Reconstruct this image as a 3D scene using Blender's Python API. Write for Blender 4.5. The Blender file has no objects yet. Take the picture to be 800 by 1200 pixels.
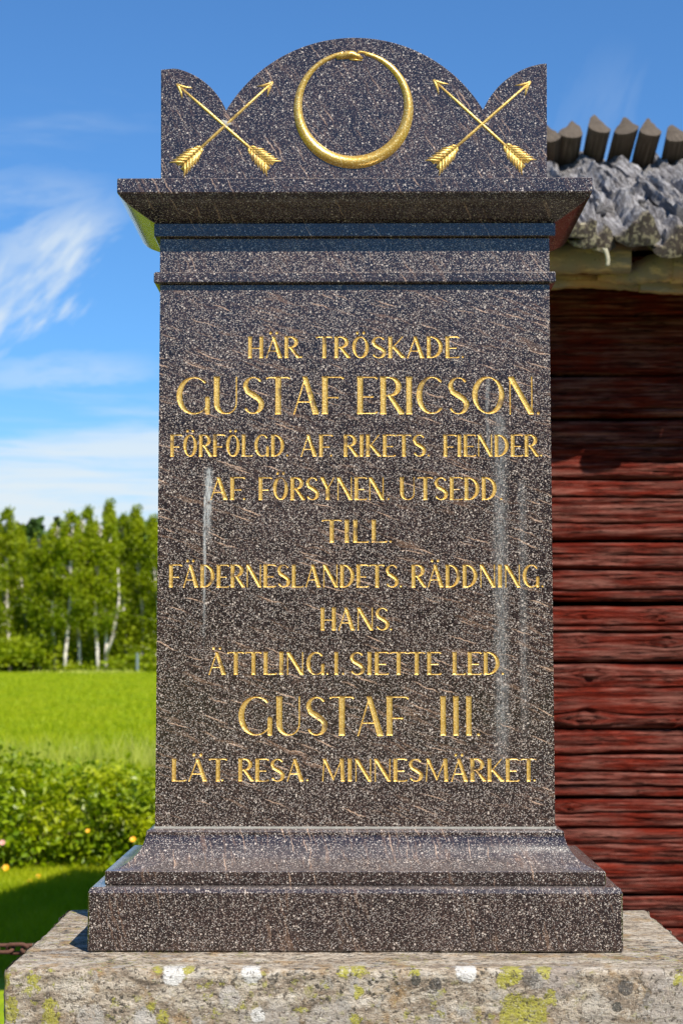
import bpy, math, random
import numpy as np
from mathutils import Vector, Matrix, Euler
random.seed(7); np.random.seed(7)
SC = bpy.context.scene
COL = SC.collection
# ------------------------------------------------------------------ camera
F = 1950.0            # focal length in photo pixels (photo is 800 px wide)
EYE = 1.65
PITCH = math.atan(163 / F); YAW = math.atan(15 / F)
cam = bpy.data.cameras.new('camera'); camo = bpy.data.objects.new('camera', cam); COL.objects.link(camo)
cam.sensor_fit = 'HORIZONTAL'; cam.sensor_width = 24; cam.lens = 24 * F / 800
cam.clip_start = .05; cam.clip_end = 6000
camo.location = (0, 0, EYE); camo.rotation_euler = (math.pi / 2 + PITCH, 0, YAW)
cam.dof.use_dof = True; cam.dof.focus_distance = 2.6; cam.dof.aperture_fstop = 9.5
SC.camera = camo
ROT = Euler((math.pi / 2 + PITCH, 0, YAW)).to_matrix()
def at(px, py, Y):
    """metric position on the vertical plane at distance Y seen at a photo pixel"""
    d = ROT @ Vector(((px - 400) / F, -(py - 600) / F, -1))
    k = Y / d.y
    return Vector((d.x * k, Y, EYE + d.z * k))
def on_ground(px, py, z=0):
    d = ROT @ Vector(((px - 400) / F, -(py - 600) / F, -1))
    k = (z - EYE) / d.z
    return Vector((d.x * k, d.y * k, z))
# ------------------------------------------------------------------ light
SUNV = Vector((.58, -1, 1.30)).normalized()       # towards the sun
sun = bpy.data.lights.new('sun', 'SUN'); suno = bpy.data.objects.new('sun', sun); COL.objects.link(suno)
sun.energy = 5.0; sun.angle = math.radians(.5); sun.color = (1, .93, .82)
suno.rotation_euler = (-SUNV).to_track_quat('-Z', 'Y').to_euler(); suno.location = (6, -10, 14)
SC.view_settings.view_transform = 'Standard'; SC.view_settings.look = 'None'
SC.view_settings.exposure = 0.60; SC.view_settings.gamma = 1.0

class NT:
    """tiny node helper"""
    def __init__(s, tree): s.t = tree; s.n = tree.nodes; s.l = tree.links
    def new(s, typ, ins=None, **props):
        n = s.n.new(typ)
        for k, v in props.items(): setattr(n, k, v)
        for k, v in (ins or {}).items():
            sock = n.inputs[k]
            if isinstance(v, bpy.types.NodeSocket): s.l.new(v, sock)
            elif isinstance(v, bpy.types.Node): s.l.new(v.outputs[0], sock)
            else: sock.default_value = v
        return n
    def math(s, op, a, b=0.0, c=None, clamp=False):
        ins = {0: a, 1: b}
        if c is not None: ins[2] = c
        return s.new('ShaderNodeMath', ins, operation=op, use_clamp=clamp).outputs[0]
    def vmath(s, op, a, b=(0, 0, 0)):
        return s.new('ShaderNodeVectorMath', {0: a, 1: b}, operation=op).outputs[0]
    def mapr(s, v, a, b, c=0.0, d=1.0, smooth=True):
        return s.new('ShaderNodeMapRange', {0: v, 1: a, 2: b, 3: c, 4: d}, interpolation_type='SMOOTHSTEP' if smooth else 'LINEAR').outputs[0]
    def mix(s, f, a, b, blend='MIX'):
        n = s.n.new('ShaderNodeMix'); n.data_type = 'RGBA'; n.blend_type = blend
        for i, v in ((0, f), (6, a), (7, b)):
            if isinstance(v, bpy.types.NodeSocket): s.l.new(v, n.inputs[i])
            else: n.inputs[i].default_value = v if i == 0 or len(v) == 4 else (*v, 1)
        return n.outputs[2]
    def noise(s, vec, scale, detail=4, rough=.55, dist=0.0, out=0):
        return s.new('ShaderNodeTexNoise', {'Vector': vec, 'Scale': scale, 'Detail': detail, 'Roughness': rough, 'Distortion': dist}).outputs[out]
    def voro(s, vec, scale, out='Distance', feature='F1', rnd=1.0):
        return s.new('ShaderNodeTexVoronoi', {'Vector': vec, 'Scale': scale, 'Randomness': rnd}, feature=feature).outputs[out]
    def mapping(s, vec, loc=(0, 0, 0), rot=(0, 0, 0), scale=(1, 1, 1)):
        return s.new('ShaderNodeMapping', {'Vector': vec, 'Location': loc, 'Rotation': rot, 'Scale': scale}).outputs[0]
    def ramp(s, f, stops):
        n = s.new('ShaderNodeValToRGB', {0: f}); e = n.color_ramp.elements
        while len(e) < len(stops): e.new(.5)
        for i, (p, c) in enumerate(stops): e[i].position = p; e[i].color = (*c, 1) if len(c) == 3 else c
        return n.outputs[0]
    def sep(s, v): return s.new('ShaderNodeSeparateXYZ', {0: v}).outputs
    def comb(s, x, y, z): return s.new('ShaderNodeCombineXYZ', {0: x, 1: y, 2: z}).outputs[0]
    def bump(s, h, strength=.5, dist=.01):
        return s.new('ShaderNodeBump', {'Height': h, 'Strength': strength, 'Distance': dist}).outputs[0]

# world : sky with cirrus
W = bpy.data.worlds.new('World'); SC.world = W; W.use_nodes = True
W.node_tree.nodes.clear(); w = NT(W.node_tree)
sky = w.new('ShaderNodeTexSky', sky_type='NISHITA', sun_disc=False, sun_elevation=math.asin(SUNV.z),
            sun_rotation=math.atan2(SUNV.x, SUNV.y), altitude=100, air_density=1.0, dust_density=.35, ozone_density=2.2)
gen = w.new('ShaderNodeTexCoord').outputs['Generated']
dx, dy, dz = w.sep(gen)
skyc = w.mix(1.0, sky.outputs[0], (.44, .77, 1.08), 'MULTIPLY')
# cirrus sheet on a plane high above: direction divided by height
zz = w.math('ADD', w.math('MAXIMUM', dz, 0.0), .055)
cu = w.math('DIVIDE', dx, zz); cv = w.math('DIVIDE', dy, zz)
cp = w.comb(cu, cv, 0.0)
warp = w.noise(cp, .9, 3, .5, out=1)
cp2 = w.vmath('ADD', w.mapping(cp, (0, 0, 0), (0, 0, math.radians(-8)), (.55, .85, 1.0)), w.vmath('MULTIPLY', warp, (.55, .55, 0)))
c1 = w.noise(cp2, 1.15, 7, .58)
c2 = w.noise(w.mapping(cp2, (3, 1, 0), (0, 0, .1), (1, 2.2, 1)), 3.0, 6, .62)
cc = w.math('ADD', w.math('MULTIPLY', c1, .72), w.math('MULTIPLY', c2, .28))
low = w.mapr(dz, .19, .085)                      # the bank gets dense towards the horizon
thr = w.math('SUBTRACT', .64, w.math('MULTIPLY', low, .22))
bank = w.mapr(w.math('SUBTRACT', cc, thr), -.10, .14)
bank = w.math('MULTIPLY', bank, w.math('ADD', .45, w.math('MULTIPLY', low, .55)))
# one bright wispy streak left of the monument
def streak(ox, oz, ang, la, lb, sc, amp):
    lx = w.math('SUBTRACT', dx, ox); lz = w.math('SUBTRACT', dz, oz)
    ca, sa = math.cos(ang), math.sin(ang)
    a = w.math('ADD', w.math('MULTIPLY', lx, ca), w.math('MULTIPLY', lz, sa))
    b = w.math('SUBTRACT', w.math('MULTIPLY', lz, ca), w.math('MULTIPLY', lx, sa))
    n1 = w.noise(w.comb(w.math('MULTIPLY', a, 9.0), w.math('MULTIPLY', b, 30.0), dy), sc, 6, .6)
    b2 = w.math('ADD', b, w.math('MULTIPLY', w.math('SUBTRACT', n1, .5), lb * 3.0))
    r = w.math('ADD', w.math('POWER', w.math('ABSOLUTE', w.math('DIVIDE', a, la)), 2.0), w.math('POWER', w.math('ABSOLUTE', w.math('DIVIDE', b2, lb)), 2.0))
    m = w.mapr(r, 1.5, .0)
    m = w.math('MULTIPLY', m, w.mapr(n1, .30, .60, .25, 1.0))
    m = w.math('MULTIPLY', m, w.math('GREATER_THAN', dy, 0.0))
    return w.math('MULTIPLY', m, amp)
s1 = streak(-.193, .213, math.radians(43), .070, .021, 1.6, 1.0)
s2 = streak(-.200, .262, math.radians(6), .06, .013, 1.6, .30)
s3 = streak(-.178, .242, math.radians(22), .045, .014, 2.2, .5)
s4 = streak(-.175, .165, math.radians(4), .06, .010, 2.2, .35)
s5 = streak(.135, .296, math.radians(70), .05, .022, 2.2, .08)
cl = bank
for s_ in (s1, s2, s3, s4, s5): cl = w.math('MAXIMUM', cl, s_)
cl = w.math('MULTIPLY', cl, w.mapr(dz, -.02, .02))
hor = w.mapr(dz, .16, .04, 0, .45)
col = w.mix(hor, skyc, (4.3, 5.7, 6.6))
col = w.mix(cl, col, (5.3, 5.95, 6.4))
bg = w.new('ShaderNodeBackground', {'Color': col, 'Strength': .095})
w.new('ShaderNodeOutputWorld', {'Surface': bg.outputs[0]})

# ------------------------------------------------------------------ helpers
def mesh(name, verts, faces, mats=None, parent=None, smooth=False, midx=None, uv=None, attr=None):
    me = bpy.data.meshes.new(name)
    me.from_pydata([tuple(v) for v in verts] if not isinstance(verts, np.ndarray) else verts.tolist(), [], faces if not isinstance(faces, np.ndarray) else faces.tolist())
    for m in (mats or []): me.materials.append(m)
    if midx is not None: me.polygons.foreach_set('material_index', midx)
    if smooth: me.polygons.foreach_set('use_smooth', [True] * len(me.polygons))
    if uv is not None:
        lay = me.uv_layers.new(name='UVMap'); li = np.empty(len(me.loops), dtype=np.int32); me.loops.foreach_get('vertex_index', li)
        lay.data.foreach_set('uv', np.asarray(uv)[li].astype(np.float32).ravel())
    if attr is not None:
        for k, v in attr.items():
            a = me.attributes.new(k, 'FLOAT', 'POINT'); a.data.foreach_set('value', np.asarray(v, dtype=np.float32))
    me.update()
    o = bpy.data.objects.new(name, me); COL.objects.link(o)
    if parent is not None: o.parent = parent
    return o
def tag(o, label=None, cat=None, group=None, kind=None):
    if label: o['label'] = label
    if cat: o['category'] = cat
    if group: o['group'] = group
    if kind: o['kind'] = kind
    return o
def empty(name, loc=(0, 0, 0)):
    o = bpy.data.objects.new(name, None); COL.objects.link(o); o.location = loc; o.empty_display_size = .1
    return o
def child(o, parent):
    """parent a part whose vertices are given in world space to an Empty standing at loc"""
    o.parent = parent
    if parent.type == 'EMPTY': o.location = -parent.location
    return o
def grid_faces(nu, nv, closed_u=False):
    a = np.arange(nu * nv).reshape(nu, nv)
    if closed_u: a = np.vstack([a, a[:1]])
    return np.stack([a[:-1, :-1], a[1:, :-1], a[1:, 1:], a[:-1, 1:]], -1).reshape(-1, 4)
def vnoise(x, y, seed=0, oct=4, rough=.5):
    """2-D value noise, arrays in, about -1..1 out"""
    out = np.zeros(np.broadcast(x, y).shape); amp = 1; tot = 0
    for o in range(oct):
        fx = x * 2 ** o + 17.3 * o + seed * 7.7; fy = y * 2 ** o + 5.1 * o + seed * 3.3
        ix = np.floor(fx).astype(np.int64); iy = np.floor(fy).astype(np.int64)
        tx = fx - ix; ty = fy - iy; tx = tx * tx * (3 - 2 * tx); ty = ty * ty * (3 - 2 * ty)
        def h(a, b):
            n = (a * 374761393 + b * 668265263 + (seed + o) * 1442695) & 0xffffffff
            n = ((n ^ (n >> 13)) * 1274126177) & 0xffffffff
            return ((n ^ (n >> 16)) & 0xffff) / 32767.5 - 1
        v = (h(ix, iy) * (1 - tx) + h(ix + 1, iy) * tx) * (1 - ty) + (h(ix, iy + 1) * (1 - tx) + h(ix + 1, iy + 1) * tx) * ty
        out = out + v * amp; tot += amp; amp *= rough
    return out / tot
def mat(name):
    m = bpy.data.materials.new(name); m.use_nodes = True; m.node_tree.nodes.clear()
    return m, NT(m.node_tree)
def finish(t, bsdf):
    t.new('ShaderNodeOutputMaterial', {'Surface': bsdf.outputs[0] if isinstance(bsdf, bpy.types.Node) else bsdf})
def principled(t, **k):
    return t.new('ShaderNodeBsdfPrincipled', {kk.replace('_', ' '): v for kk, v in k.items()})

# ------------------------------------------------------------------ materials
def stone(name, rot, sx=1.0, blotch=.5, streak_amt=1.0, stains=False):
    m, t = mat(name)
    P = t.new('ShaderNodeTexCoord').outputs['Object']
    c1 = t.voro(P, 900, 'Color'); r1, g1, b1 = t.sep(c1)
    c2 = t.voro(P, 500, 'Color'); r2, g2, b2 = t.sep(c2)
    big = t.noise(P, 14, 4, .6)
    mid = t.noise(P, 95, 3, .6)
    base = t.ramp(r1, [(0, (.007, .005, .005)), (.48, (.014, .009, .0095)), (.74, (.030, .020, .019)), (.87, (.066, .046, .042)), (1, (.13, .094, .080))])
    tint = t.mix(t.mapr(big, .3, .7), (.80, .76, .78), (1.28, 1.16, 1.10))
    base = t.mix(1.0, base, tint, 'MULTIPLY')
    spk = t.math('MULTIPLY', t.math('GREATER_THAN', g2, .76), t.mapr(t.voro(P, 500), .50, .32))
    base = t.mix(t.math('MULTIPLY', spk, t.mapr(mid, .35, .6, .35, 1.0)), base, (.38, .315, .265))
    spk2 = t.math('MULTIPLY', t.math('GREATER_THAN', b1, .90), t.mapr(t.voro(P, 900), .65, .4))
    base = t.mix(spk2, base, (.50, .46, .42))
    c3 = t.sep(t.voro(P, 290, 'Color'))[0]
    base = t.mix(t.math('MULTIPLY', t.math('GREATER_THAN', c3, .955), t.mapr(t.voro(P, 290), .5, .3)), base, (.50, .43, .37))
    # pinkish flame streaks drawn out along one direction
    Q = t.mapping(P, (0, 0, 0), (0, rot, 0), (1, 1, 1))
    wv = t.noise(Q, 22, 3, .6, out=1)
    Qs = t.vmath('ADD', t.mapping(Q, (0, 0, 0), (0, 0, 0), (13 * sx, 30, 230 * sx)), t.vmath('MULTIPLY', wv, (.6, .6, 4.5)))
    st = t.noise(Qs, 1.0, 2, .5)
    gate = t.noise(t.mapping(Q, (.3, .1, .7), (0, 0, 0), (8, 10, 16)), 1.0, 3, .6)
    sm = t.math('MULTIPLY', t.mapr(st, .58, .66), t.mapr(gate, .42, .56))
    fine = t.mapr(t.noise(P, 520, 3, .7), .38, .58, .12, 1.0)
    sm = t.math('MULTIPLY', t.math('MULTIPLY', sm, fine), .40 * streak_amt)
    base = t.mix(sm, base, t.mix(t.noise(P, 9, 2), (.30, .16, .10), (.38, .25, .16)))
    # isolated short veins
    Qv = t.vmath('ADD', t.mapping(Q, (.7, 0, .2), (0, 0, 0), (8.5 * sx, 6, 150 * sx)), t.vmath('MULTIPLY', wv, (.5, .25, 2.6)))
    vd = t.voro(Qv, 1.0); vr, vg, vb = t.sep(t.voro(Qv, 1.0, 'Color'))
    vm = t.math('MULTIPLY', t.mapr(vd, .21, .06), t.math('GREATER_THAN', vg, .35))
    base = t.mix(t.math('MULTIPLY', t.math('MULTIPLY', vm, fine), .95 * streak_amt), base, (.58, .39, .27))
    rough = t.math('ADD', .13, t.math('MULTIPLY', t.mapr(big, .35, .7), .07))
    sx_, sy_, sz_ = t.sep(P)
    if stains:
        # pale run below the fourth line and the long grey run at the right, deposits on the stone
        def run(x0, z1, z0, wid, amp, wob, fade=.2):
            xx = t.math('ADD', sx_, t.math('MULTIPLY', t.math('SUBTRACT', t.noise(t.comb(0.0, 0.0, sz_), 9, 2), .5), wob))
            edge = t.math('ADD', t.math('ABSOLUTE', t.math('SUBTRACT', xx, x0)), t.math('MULTIPLY', t.math('SUBTRACT', t.noise(t.mapping(P, scale=(300, 300, 25)), 1, 3), .5), wid))
            a = t.mapr(edge, wid, 0)
            v = t.math('MULTIPLY', t.mapr(sz_, z1, z1 - .012), t.mapr(sz_, z0, z0 + fade))
            grain = t.mapr(t.noise(t.mapping(P, scale=(600, 600, 90)), 1, 3), .3, .62)
            return t.math('MULTIPLY', t.math('MULTIPLY', t.math('MULTIPLY', a, v), amp), grain)
        X = lambda px: at(px, 600, 2.6).x
        Z = lambda py: at(400, py, 2.6).z
        a1 = run(X(244), Z(545), Z(650), .0085, 1.0, .004, .09)
        a2 = run(X(240), Z(575), Z(780), .0035, .9, .004, .2)
        a3 = run(X(586), Z(482), Z(945), .017, .30, .006, .15)
        a4 = run(X(572), Z(440), Z(545), .005, .30, .02, .03)
        a5 = run(X(612), Z(560), Z(900), .010, .18, .006, .15)
        aa = a1
        for q in (a2, a3, a4, a5): aa = t.math('MAXIMUM', aa, q)
        base = t.mix(aa, base, (.42, .44, .43))
        rough = t.math('ADD', rough, t.math('MULTIPLY', aa, .4))
    # pale dusty wear on upturned faces and edges, with sunlit lightening painted in
    nz_ = t.sep(t.new('ShaderNodeNewGeometry').outputs['True Normal'])[2]
    dust_and_sun = t.math('MULTIPLY', t.mapr(nz_, .12, .8), t.mapr(t.noise(P, 75, 5, .7), .32, .6, .45, 1.0))
    base = t.mix(t.math('MULTIPLY', dust_and_sun, .15), base, (.40, .36, .345))
    rough = t.math('ADD', rough, t.math('MULTIPLY', dust_and_sun, .06))
    nb = t.bump(t.math('ADD', t.noise(P, 60, 4, .6), t.math('MULTIPLY', r1, .25)), .10, .002)
    b = principled(t, Base_Color=base, Roughness=rough, Normal=nb, Specular_IOR_Level=.6)
    b.inputs['Coat Weight'].default_value = .2; b.inputs['Coat Roughness'].default_value = .09
    finish(t, b)
    return m
M = {}
M['stone_shaft'] = stone('porphyry_shaft', math.radians(-19), stains=True)
M['stone_top'] = stone('porphyry_pediment', math.radians(-58), 1.0, streak_amt=.7)
M['stone_base'] = stone('porphyry_base', math.radians(-75), 1.0, streak_amt=.85)
m, t = mat('gold_leaf'); P = t.new('ShaderNodeTexCoord').outputs['Object']
gn = t.noise(P, 420, 3, .6); gw = t.noise(P, 40, 4, .6)
gc = t.mix(t.mapr(gn, .3, .7), (.54, .32, .055), (.87, .61, .21))
gc = t.mix(t.mapr(gw, .57, .66), gc, (.30, .19, .08))
b = principled(t, Base_Color=gc, Metallic=.55, Roughness=.36, Normal=t.bump(t.noise(P, 500, 3, .7), .5, .0012)); finish(t, b); M['gold'] = m
m, t = mat('gold_scales'); P = t.new('ShaderNodeTexCoord').outputs['Object']
vs = t.voro(P, 330)
gc = t.mix(t.mapr(vs, .1, .5), (1.0, .80, .36), (.62, .38, .08))
b = principled(t, Base_Color=gc, Metallic=.6, Roughness=.34, Normal=t.bump(vs, -.8, .0016)); finish(t, b); M['scales'] = m
m, t = mat('joint_mortar'); P = t.new('ShaderNodeTexCoord').outputs['Object']
b = principled(t, Base_Color=t.mix(t.noise(P, 120, 3), (.22, .21, .19), (.40, .39, .35)), Roughness=.9); finish(t, b); M['mortar'] = m

# ================================================================== MONUMENT
D = 2.6
CX = at(415.5, 640, D).x
HW = (at(646.5, 640, D).x - at(184.5, 640, D).x) / 2      # half width of the shaft
SD = .20                                                     # depth of the shaft
def solve(px, py):
    """left front edge seen at px,py -> (projection beyond the shaft, height)"""
    p = 0
    for _ in range(30):
        q = at(px, py, D - p); p = (CX - q.x) - HW
    return p, q.z
mon = empty('memorial_stone', (CX, D + SD / 2, at(400, 1116, 2.51).z))
tag(mon, 'polished dark speckled memorial stone with gilded inscription and arched top on the lichened plinth', 'monument')
def ring_block(name, prof, material, mats_extra=None, bev=None, holes=False, cap=True, bow=None):
    """stack of rectangular rings (projection p, height z) bottom to top"""
    V = []; Fc = []
    for p, z in prof:
        V += [(CX - HW - p, D - p, z), (CX + HW + p, D - p, z), (CX + HW + p, D + SD + p, z), (CX - HW - p, D + SD + p, z)]
    n = len(prof)
    for i in range(n - 1):
        for k in range(4):
            if holes and k == 0: continue
            a = i * 4 + k; b = i * 4 + (k + 1) % 4
            Fc.append((a, b, b + 4, a + 4))
    if cap: Fc.append((3, 2, 1, 0)); e = 4 * (n - 1); Fc.append((e, e + 1, e + 2, e + 3))
    o = mesh(name, V, Fc, [material]); child(o, mon)
    if bev:
        md = o.modifiers.new('soft', 'BEVEL'); md.width = bev; md.segments = 1; md.limit_method = 'ANGLE'; md.angle_limit = math.radians(25)
        md.harden_normals = False
    return o
# base block and its cyma
zj = at(400, 969.5, D).z                      # joint under the shaft
pb, zb0 = solve(102, 1116)
pb1, zb1 = solve(102, 1047); pb2, zb2 = solve(106, 1040)
ring_block('base_block', [(pb, zb0), (pb, zb1), (pb2, zb2)], M['stone_base'], bev=.0025)
pc0, zc0 = solve(122.5, 1038); pc1, zc1 = solve(122.5, 1021)
pc2, zc2 = solve(171, 974); pc3 = .0045
prof = [(pc0, zb2 + .0006), (pc0, zc1)]
for i in range(1, 26):                         # concave cove
    a = i / 26 * math.pi / 2
    prof.append((pc1 - (pc1 - pc2) * math.sin(a) ** 1.0 * .93 - .004, zc1 + (zc2 - zc1) * (1 - math.cos(a)) ** .95))
prof += [(pc2, zc2 - .0005), (pc3, zj - .0022)]
o = ring_block('base_cove', prof, M['stone_base'], bev=.0015)
o = ring_block('mortar_joint', [(.0015, zj - .0022), (.0015, zj + .0006)], M['mortar'])
# necking and cornice
zs1 = at(400, 333.5, D).z
pa, za0 = solve(180, 333); _, za1 = solve(180, 318)
pn, zn0 = solve(187, 317); pf, zf0 = solve(180.5, 277); _, zf1 = solve(181, 261.5)
ring_block('neck_band', [(pa - .006, zs1 + .0006), (pa, za0 + .003), (pa, za1 - .002), (pa - .002, za1)], M['stone_top'], bev=.0012)
ring_block('neck', [(.0005, za1 + .0006), (.0005, zf0 - .0006)], M['stone_top'])
ring_block('neck_fillet', [(pf, zf0), (pf, zf1)], M['stone_top'], bev=.001)
pk, zk0 = solve(137, 225.5); _, zk1 = solve(137, 208.5)
prof = [(pf - .001, zf1 + .0006)]
for i in range(1, 9):
    u = i / 9; prof.append((pf + (pk - pf) * (u + .10 * math.sin(u * math.pi)), zf1 + (zk0 - zf1) * (u + .02 * math.sin(u * math.pi * 2)) - .0 ))
prof += [(pk, zk0), (pk, zk1)]
ring_block('cornice', prof, M['stone_top'], bev=.0012)
# pediment outline
FY = D - .001
def arc3(a, b, c, n):
    """circular arc through three photo points"""
    (x1, y1), (x2, y2), (x3, y3) = a, b, c
    d = 2 * (x1 * (y2 - y3) + x2 * (y3 - y1) + x3 * (y1 - y2))
    ux = ((x1*x1+y1*y1)*(y2-y3)+(x2*x2+y2*y2)*(y3-y1)+(x3*x3+y3*y3)*(y1-y2)) / d
    uy = ((x1*x1+y1*y1)*(x3-x2)+(x2*x2+y2*y2)*(x1-x3)+(x3*x3+y3*y3)*(x2-x1)) / d
    r = math.hypot(x1 - ux, y1 - uy); a0 = math.atan2(y1 - uy, x1 - ux); a2 = math.atan2(y3 - uy, x3 - ux)
    if a2 < a0: a2 += 2 * math.pi
    if a2 - a0 > math.pi * 1.3: a2 -= 2 * math.pi
    return [(ux + r * math.cos(a0 + (a2 - a0) * i / n), uy + r * math.sin(a0 + (a2 - a0) * i / n)) for i in range(n + 1)]
out = [(188.5, 209), (188.5, 81), (203, 79.5)]
out += arc3((208, 80), (241, 96.5), (265, 129), 14)
out += arc3((266.5, 126), (412, 43.5), (564, 125), 60)
out += arc3((566, 128), (590, 95), (622, 77), 12)
out += [(632, 74.5), (640.5, 73.5), (640.5, 209)]
pts = [at(x, y, FY) for x, y in out]
n = len(pts); V = [(p.x, FY, p.z) for p in pts] + [(p.x, D + SD - .03, p.z) for p in pts]
for i in (0, n - 1): V[i] = (V[i][0], V[i][1], zk1 + .0006); V[n + i] = (V[n + i][0], V[n + i][1], zk1 + .0006)
Fc = [tuple(range(n - 1, -1, -1)), tuple(range(n, 2 * n))] + [((i + 1) % n, i, n + i, n + (i + 1) % n)[::-1] for i in range(n)]
Fc[0] = tuple(range(n)); Fc[1] = tuple(range(2 * n - 1, n - 1, -1)); 
ped = mesh('pediment', V, Fc, [M['stone_top']]); child(ped, mon)
import bmesh
def fixn(o):
    bm = bmesh.new(); bm.from_mesh(o.data); bmesh.ops.recalc_face_normals(bm, faces=bm.faces); bm.to_mesh(o.data); bm.free()
fixn(ped)
md = ped.modifiers.new('soft', 'BEVEL'); md.width = .0010; md.segments = 1; md.limit_method = 'ANGLE'; md.angle_limit = math.radians(50)
# --- relief emblems : ridge strokes on the face
def ridge(V, Fc, pts, ws, h, y0=FY, sections=5):
    """raised rounded ridge along photo-plane points (world x,z)"""
    n = len(pts); base = len(V)
    for i in range(n):
        a = pts[max(0, i - 1)]; b = pts[min(n - 1, i + 1)]
        tx, tz = b[0] - a[0], b[1] - a[1]; l = math.hypot(tx, tz) or 1; nx, nz = -tz / l, tx / l
        for k in range(sections):
            s = -1 + 2 * k / (sections - 1)
            hh = math.cos(s * math.pi / 2) ** .7 if abs(s) < 1 else 0
            V.append((pts[i][0] + nx * s * ws[i] / 2, y0 + .0006 - (h * ws[i] * hh + .0004), pts[i][1] + nz * s * ws[i] / 2))
    for i in range(n - 1):
        for k in range(sections - 1):
            a = base + i * sections + k
            Fc.append((a, a + 1, a + 1 + sections, a + sections))
    # close ends
    Fc.append(tuple(base + k for k in range(sections))); Fc.append(tuple(base + (n - 1) * sections + k for k in reversed(range(sections))))
PX = D / F    # metres per photo pixel on the face
def w2(px, py): p = at(px, py, FY); return (p.x, p.z)
def lerp(a, b, u): return (a[0] + (b[0] - a[0]) * u, a[1] + (b[1] - a[1]) * u)
def arrow(tip, tail, damaged=False):
    V, Fc = [], []
    T = w2(*tip); E = w2(*tail); L = math.hypot(E[0] - T[0], E[1] - T[1]); d = ((E[0] - T[0]) / L, (E[1] - T[1]) / L); nn = (-d[1], d[0])
    pt = lambda a, s: (T[0] + d[0] * a + nn[0] * s, T[1] + d[1] * a + nn[1] * s)
    ridge(V, Fc, [pt(.002, 0), pt(L * .3, 0), pt(L * .62, 0), pt(L * .97, 0)], [2.6 * PX, 3.8 * PX, 4.0 * PX, 3 * PX], .40)
    for s in (-1, 1):                                 # barbed head
        ridge(V, Fc, [pt(-.001, 0), pt(.006, s * .0020), pt(.014, s * .0060), pt(.0225, s * .0122)], [2.6 * PX, 3.6 * PX, 3.2 * PX, .7 * PX], .40)
        a0 = L - 38 * PX                              # fletching
        for k in range(7):
            a = a0 + (k + .2) * 4.5 * PX; wid = (10.5 + .5 * k) * PX if k > 0 else 6.5 * PX
            ridge(V, Fc, [pt(a, s * .0008), pt(a + wid * .45, s * wid * .55), pt(a + wid * .95, s * wid * .95)], [3.0 * PX, 3.3 * PX, 1.2 * PX], .42)
        ridge(V, Fc, [pt(a0 + 2 * PX, s * 2.5 * PX), pt(a0 + 20 * PX, s * 4.6 * PX), pt(L - 2 * PX, s * 5.5 * PX)], [5 * PX, 8 * PX, 8 * PX], .12)
    o = mesh('arrow', V, Fc, [M['gold']], ped, smooth=True); fixn(o); return o
arrow((207.5, 98.5), (319, 196)); arrow((319, 96), (209, 197))
arrow((508, 93.5), (618, 194)); arrow((621, 95.5), (508, 195))
def lump(name, px, py, r, material, parent, seed, h=.45):
    c = w2(px, py); V = []; Fc = []
    for i in range(5):
        for j in range(14):
            a = j / 14 * 2 * math.pi; rr = r * math.cos(i / 5 * math.pi / 2) * (1 + .3 * math.sin(a * 3 + seed) + .15 * math.sin(a * 5 + seed * 2))
            V.append((c[0] + rr * math.cos(a), FY - r * h * math.sin(i / 5 * math.pi / 2) + .0004, c[1] + rr * math.sin(a)))
    V.append((c[0], FY - r * h, c[1]))
    for i in range(4):
        for j in range(14): Fc.append((i * 14 + j, i * 14 + (j + 1) % 14, (i + 1) * 14 + (j + 1) % 14, (i + 1) * 14 + j))
    for j in range(14): Fc.append((56 + j, 56 + (j + 1) % 14, 70))
    o = mesh(name, V, Fc, [material], parent, smooth=True); fixn(o); return o
o = lump('lichen_patch', 264.5, 145, 5.5 * PX, M['mortar'], ped, 1.0, .3)
# serpent ring
V, Fc = [], []
N = 150; ps, ws = [], []
for i in range(N + 1):
    u = i / N; a = math.radians(86) - u * math.radians(346)     # starts right of the head, runs clockwise to the left of it
    th = 4.6 + 11.4 * math.sin(math.pi * min(1, max(0, u * .98 + .02))) ** 1.5
    if u > .86: th = max(th, 6.2)
    th = th if u > .02 else 3.2
    ro = 70.3; rc = ro - th / 2
    ps.append(w2(414 + rc * math.cos(a) * 1.0, 128 - rc * math.sin(a) * .992)); ws.append(th * PX)
ridge(V, Fc, ps, ws, .34, sections=9)
# head biting the tail
def hp(u, v): return w2(399 + u, 65.5 + v)
ridge(V, Fc, [hp(-5, 1.4), hp(1, .2), hp(7, -1.6), hp(14, -2.0), hp(20, .2), hp(26, 2.6)], [6 * PX, 7.6 * PX, 10.6 * PX, 10.2 * PX, 6.4 * PX, 2.4 * PX], .5, sections=9)
ridge(V, Fc, [hp(10, 3.2), hp(17, 4.2), hp(25, 5.0)], [3 * PX, 3 * PX, 1.5 * PX], .6)
o = mesh('serpent_ring', V, Fc, [M['scales']], ped, smooth=True); fixn(o)

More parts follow.
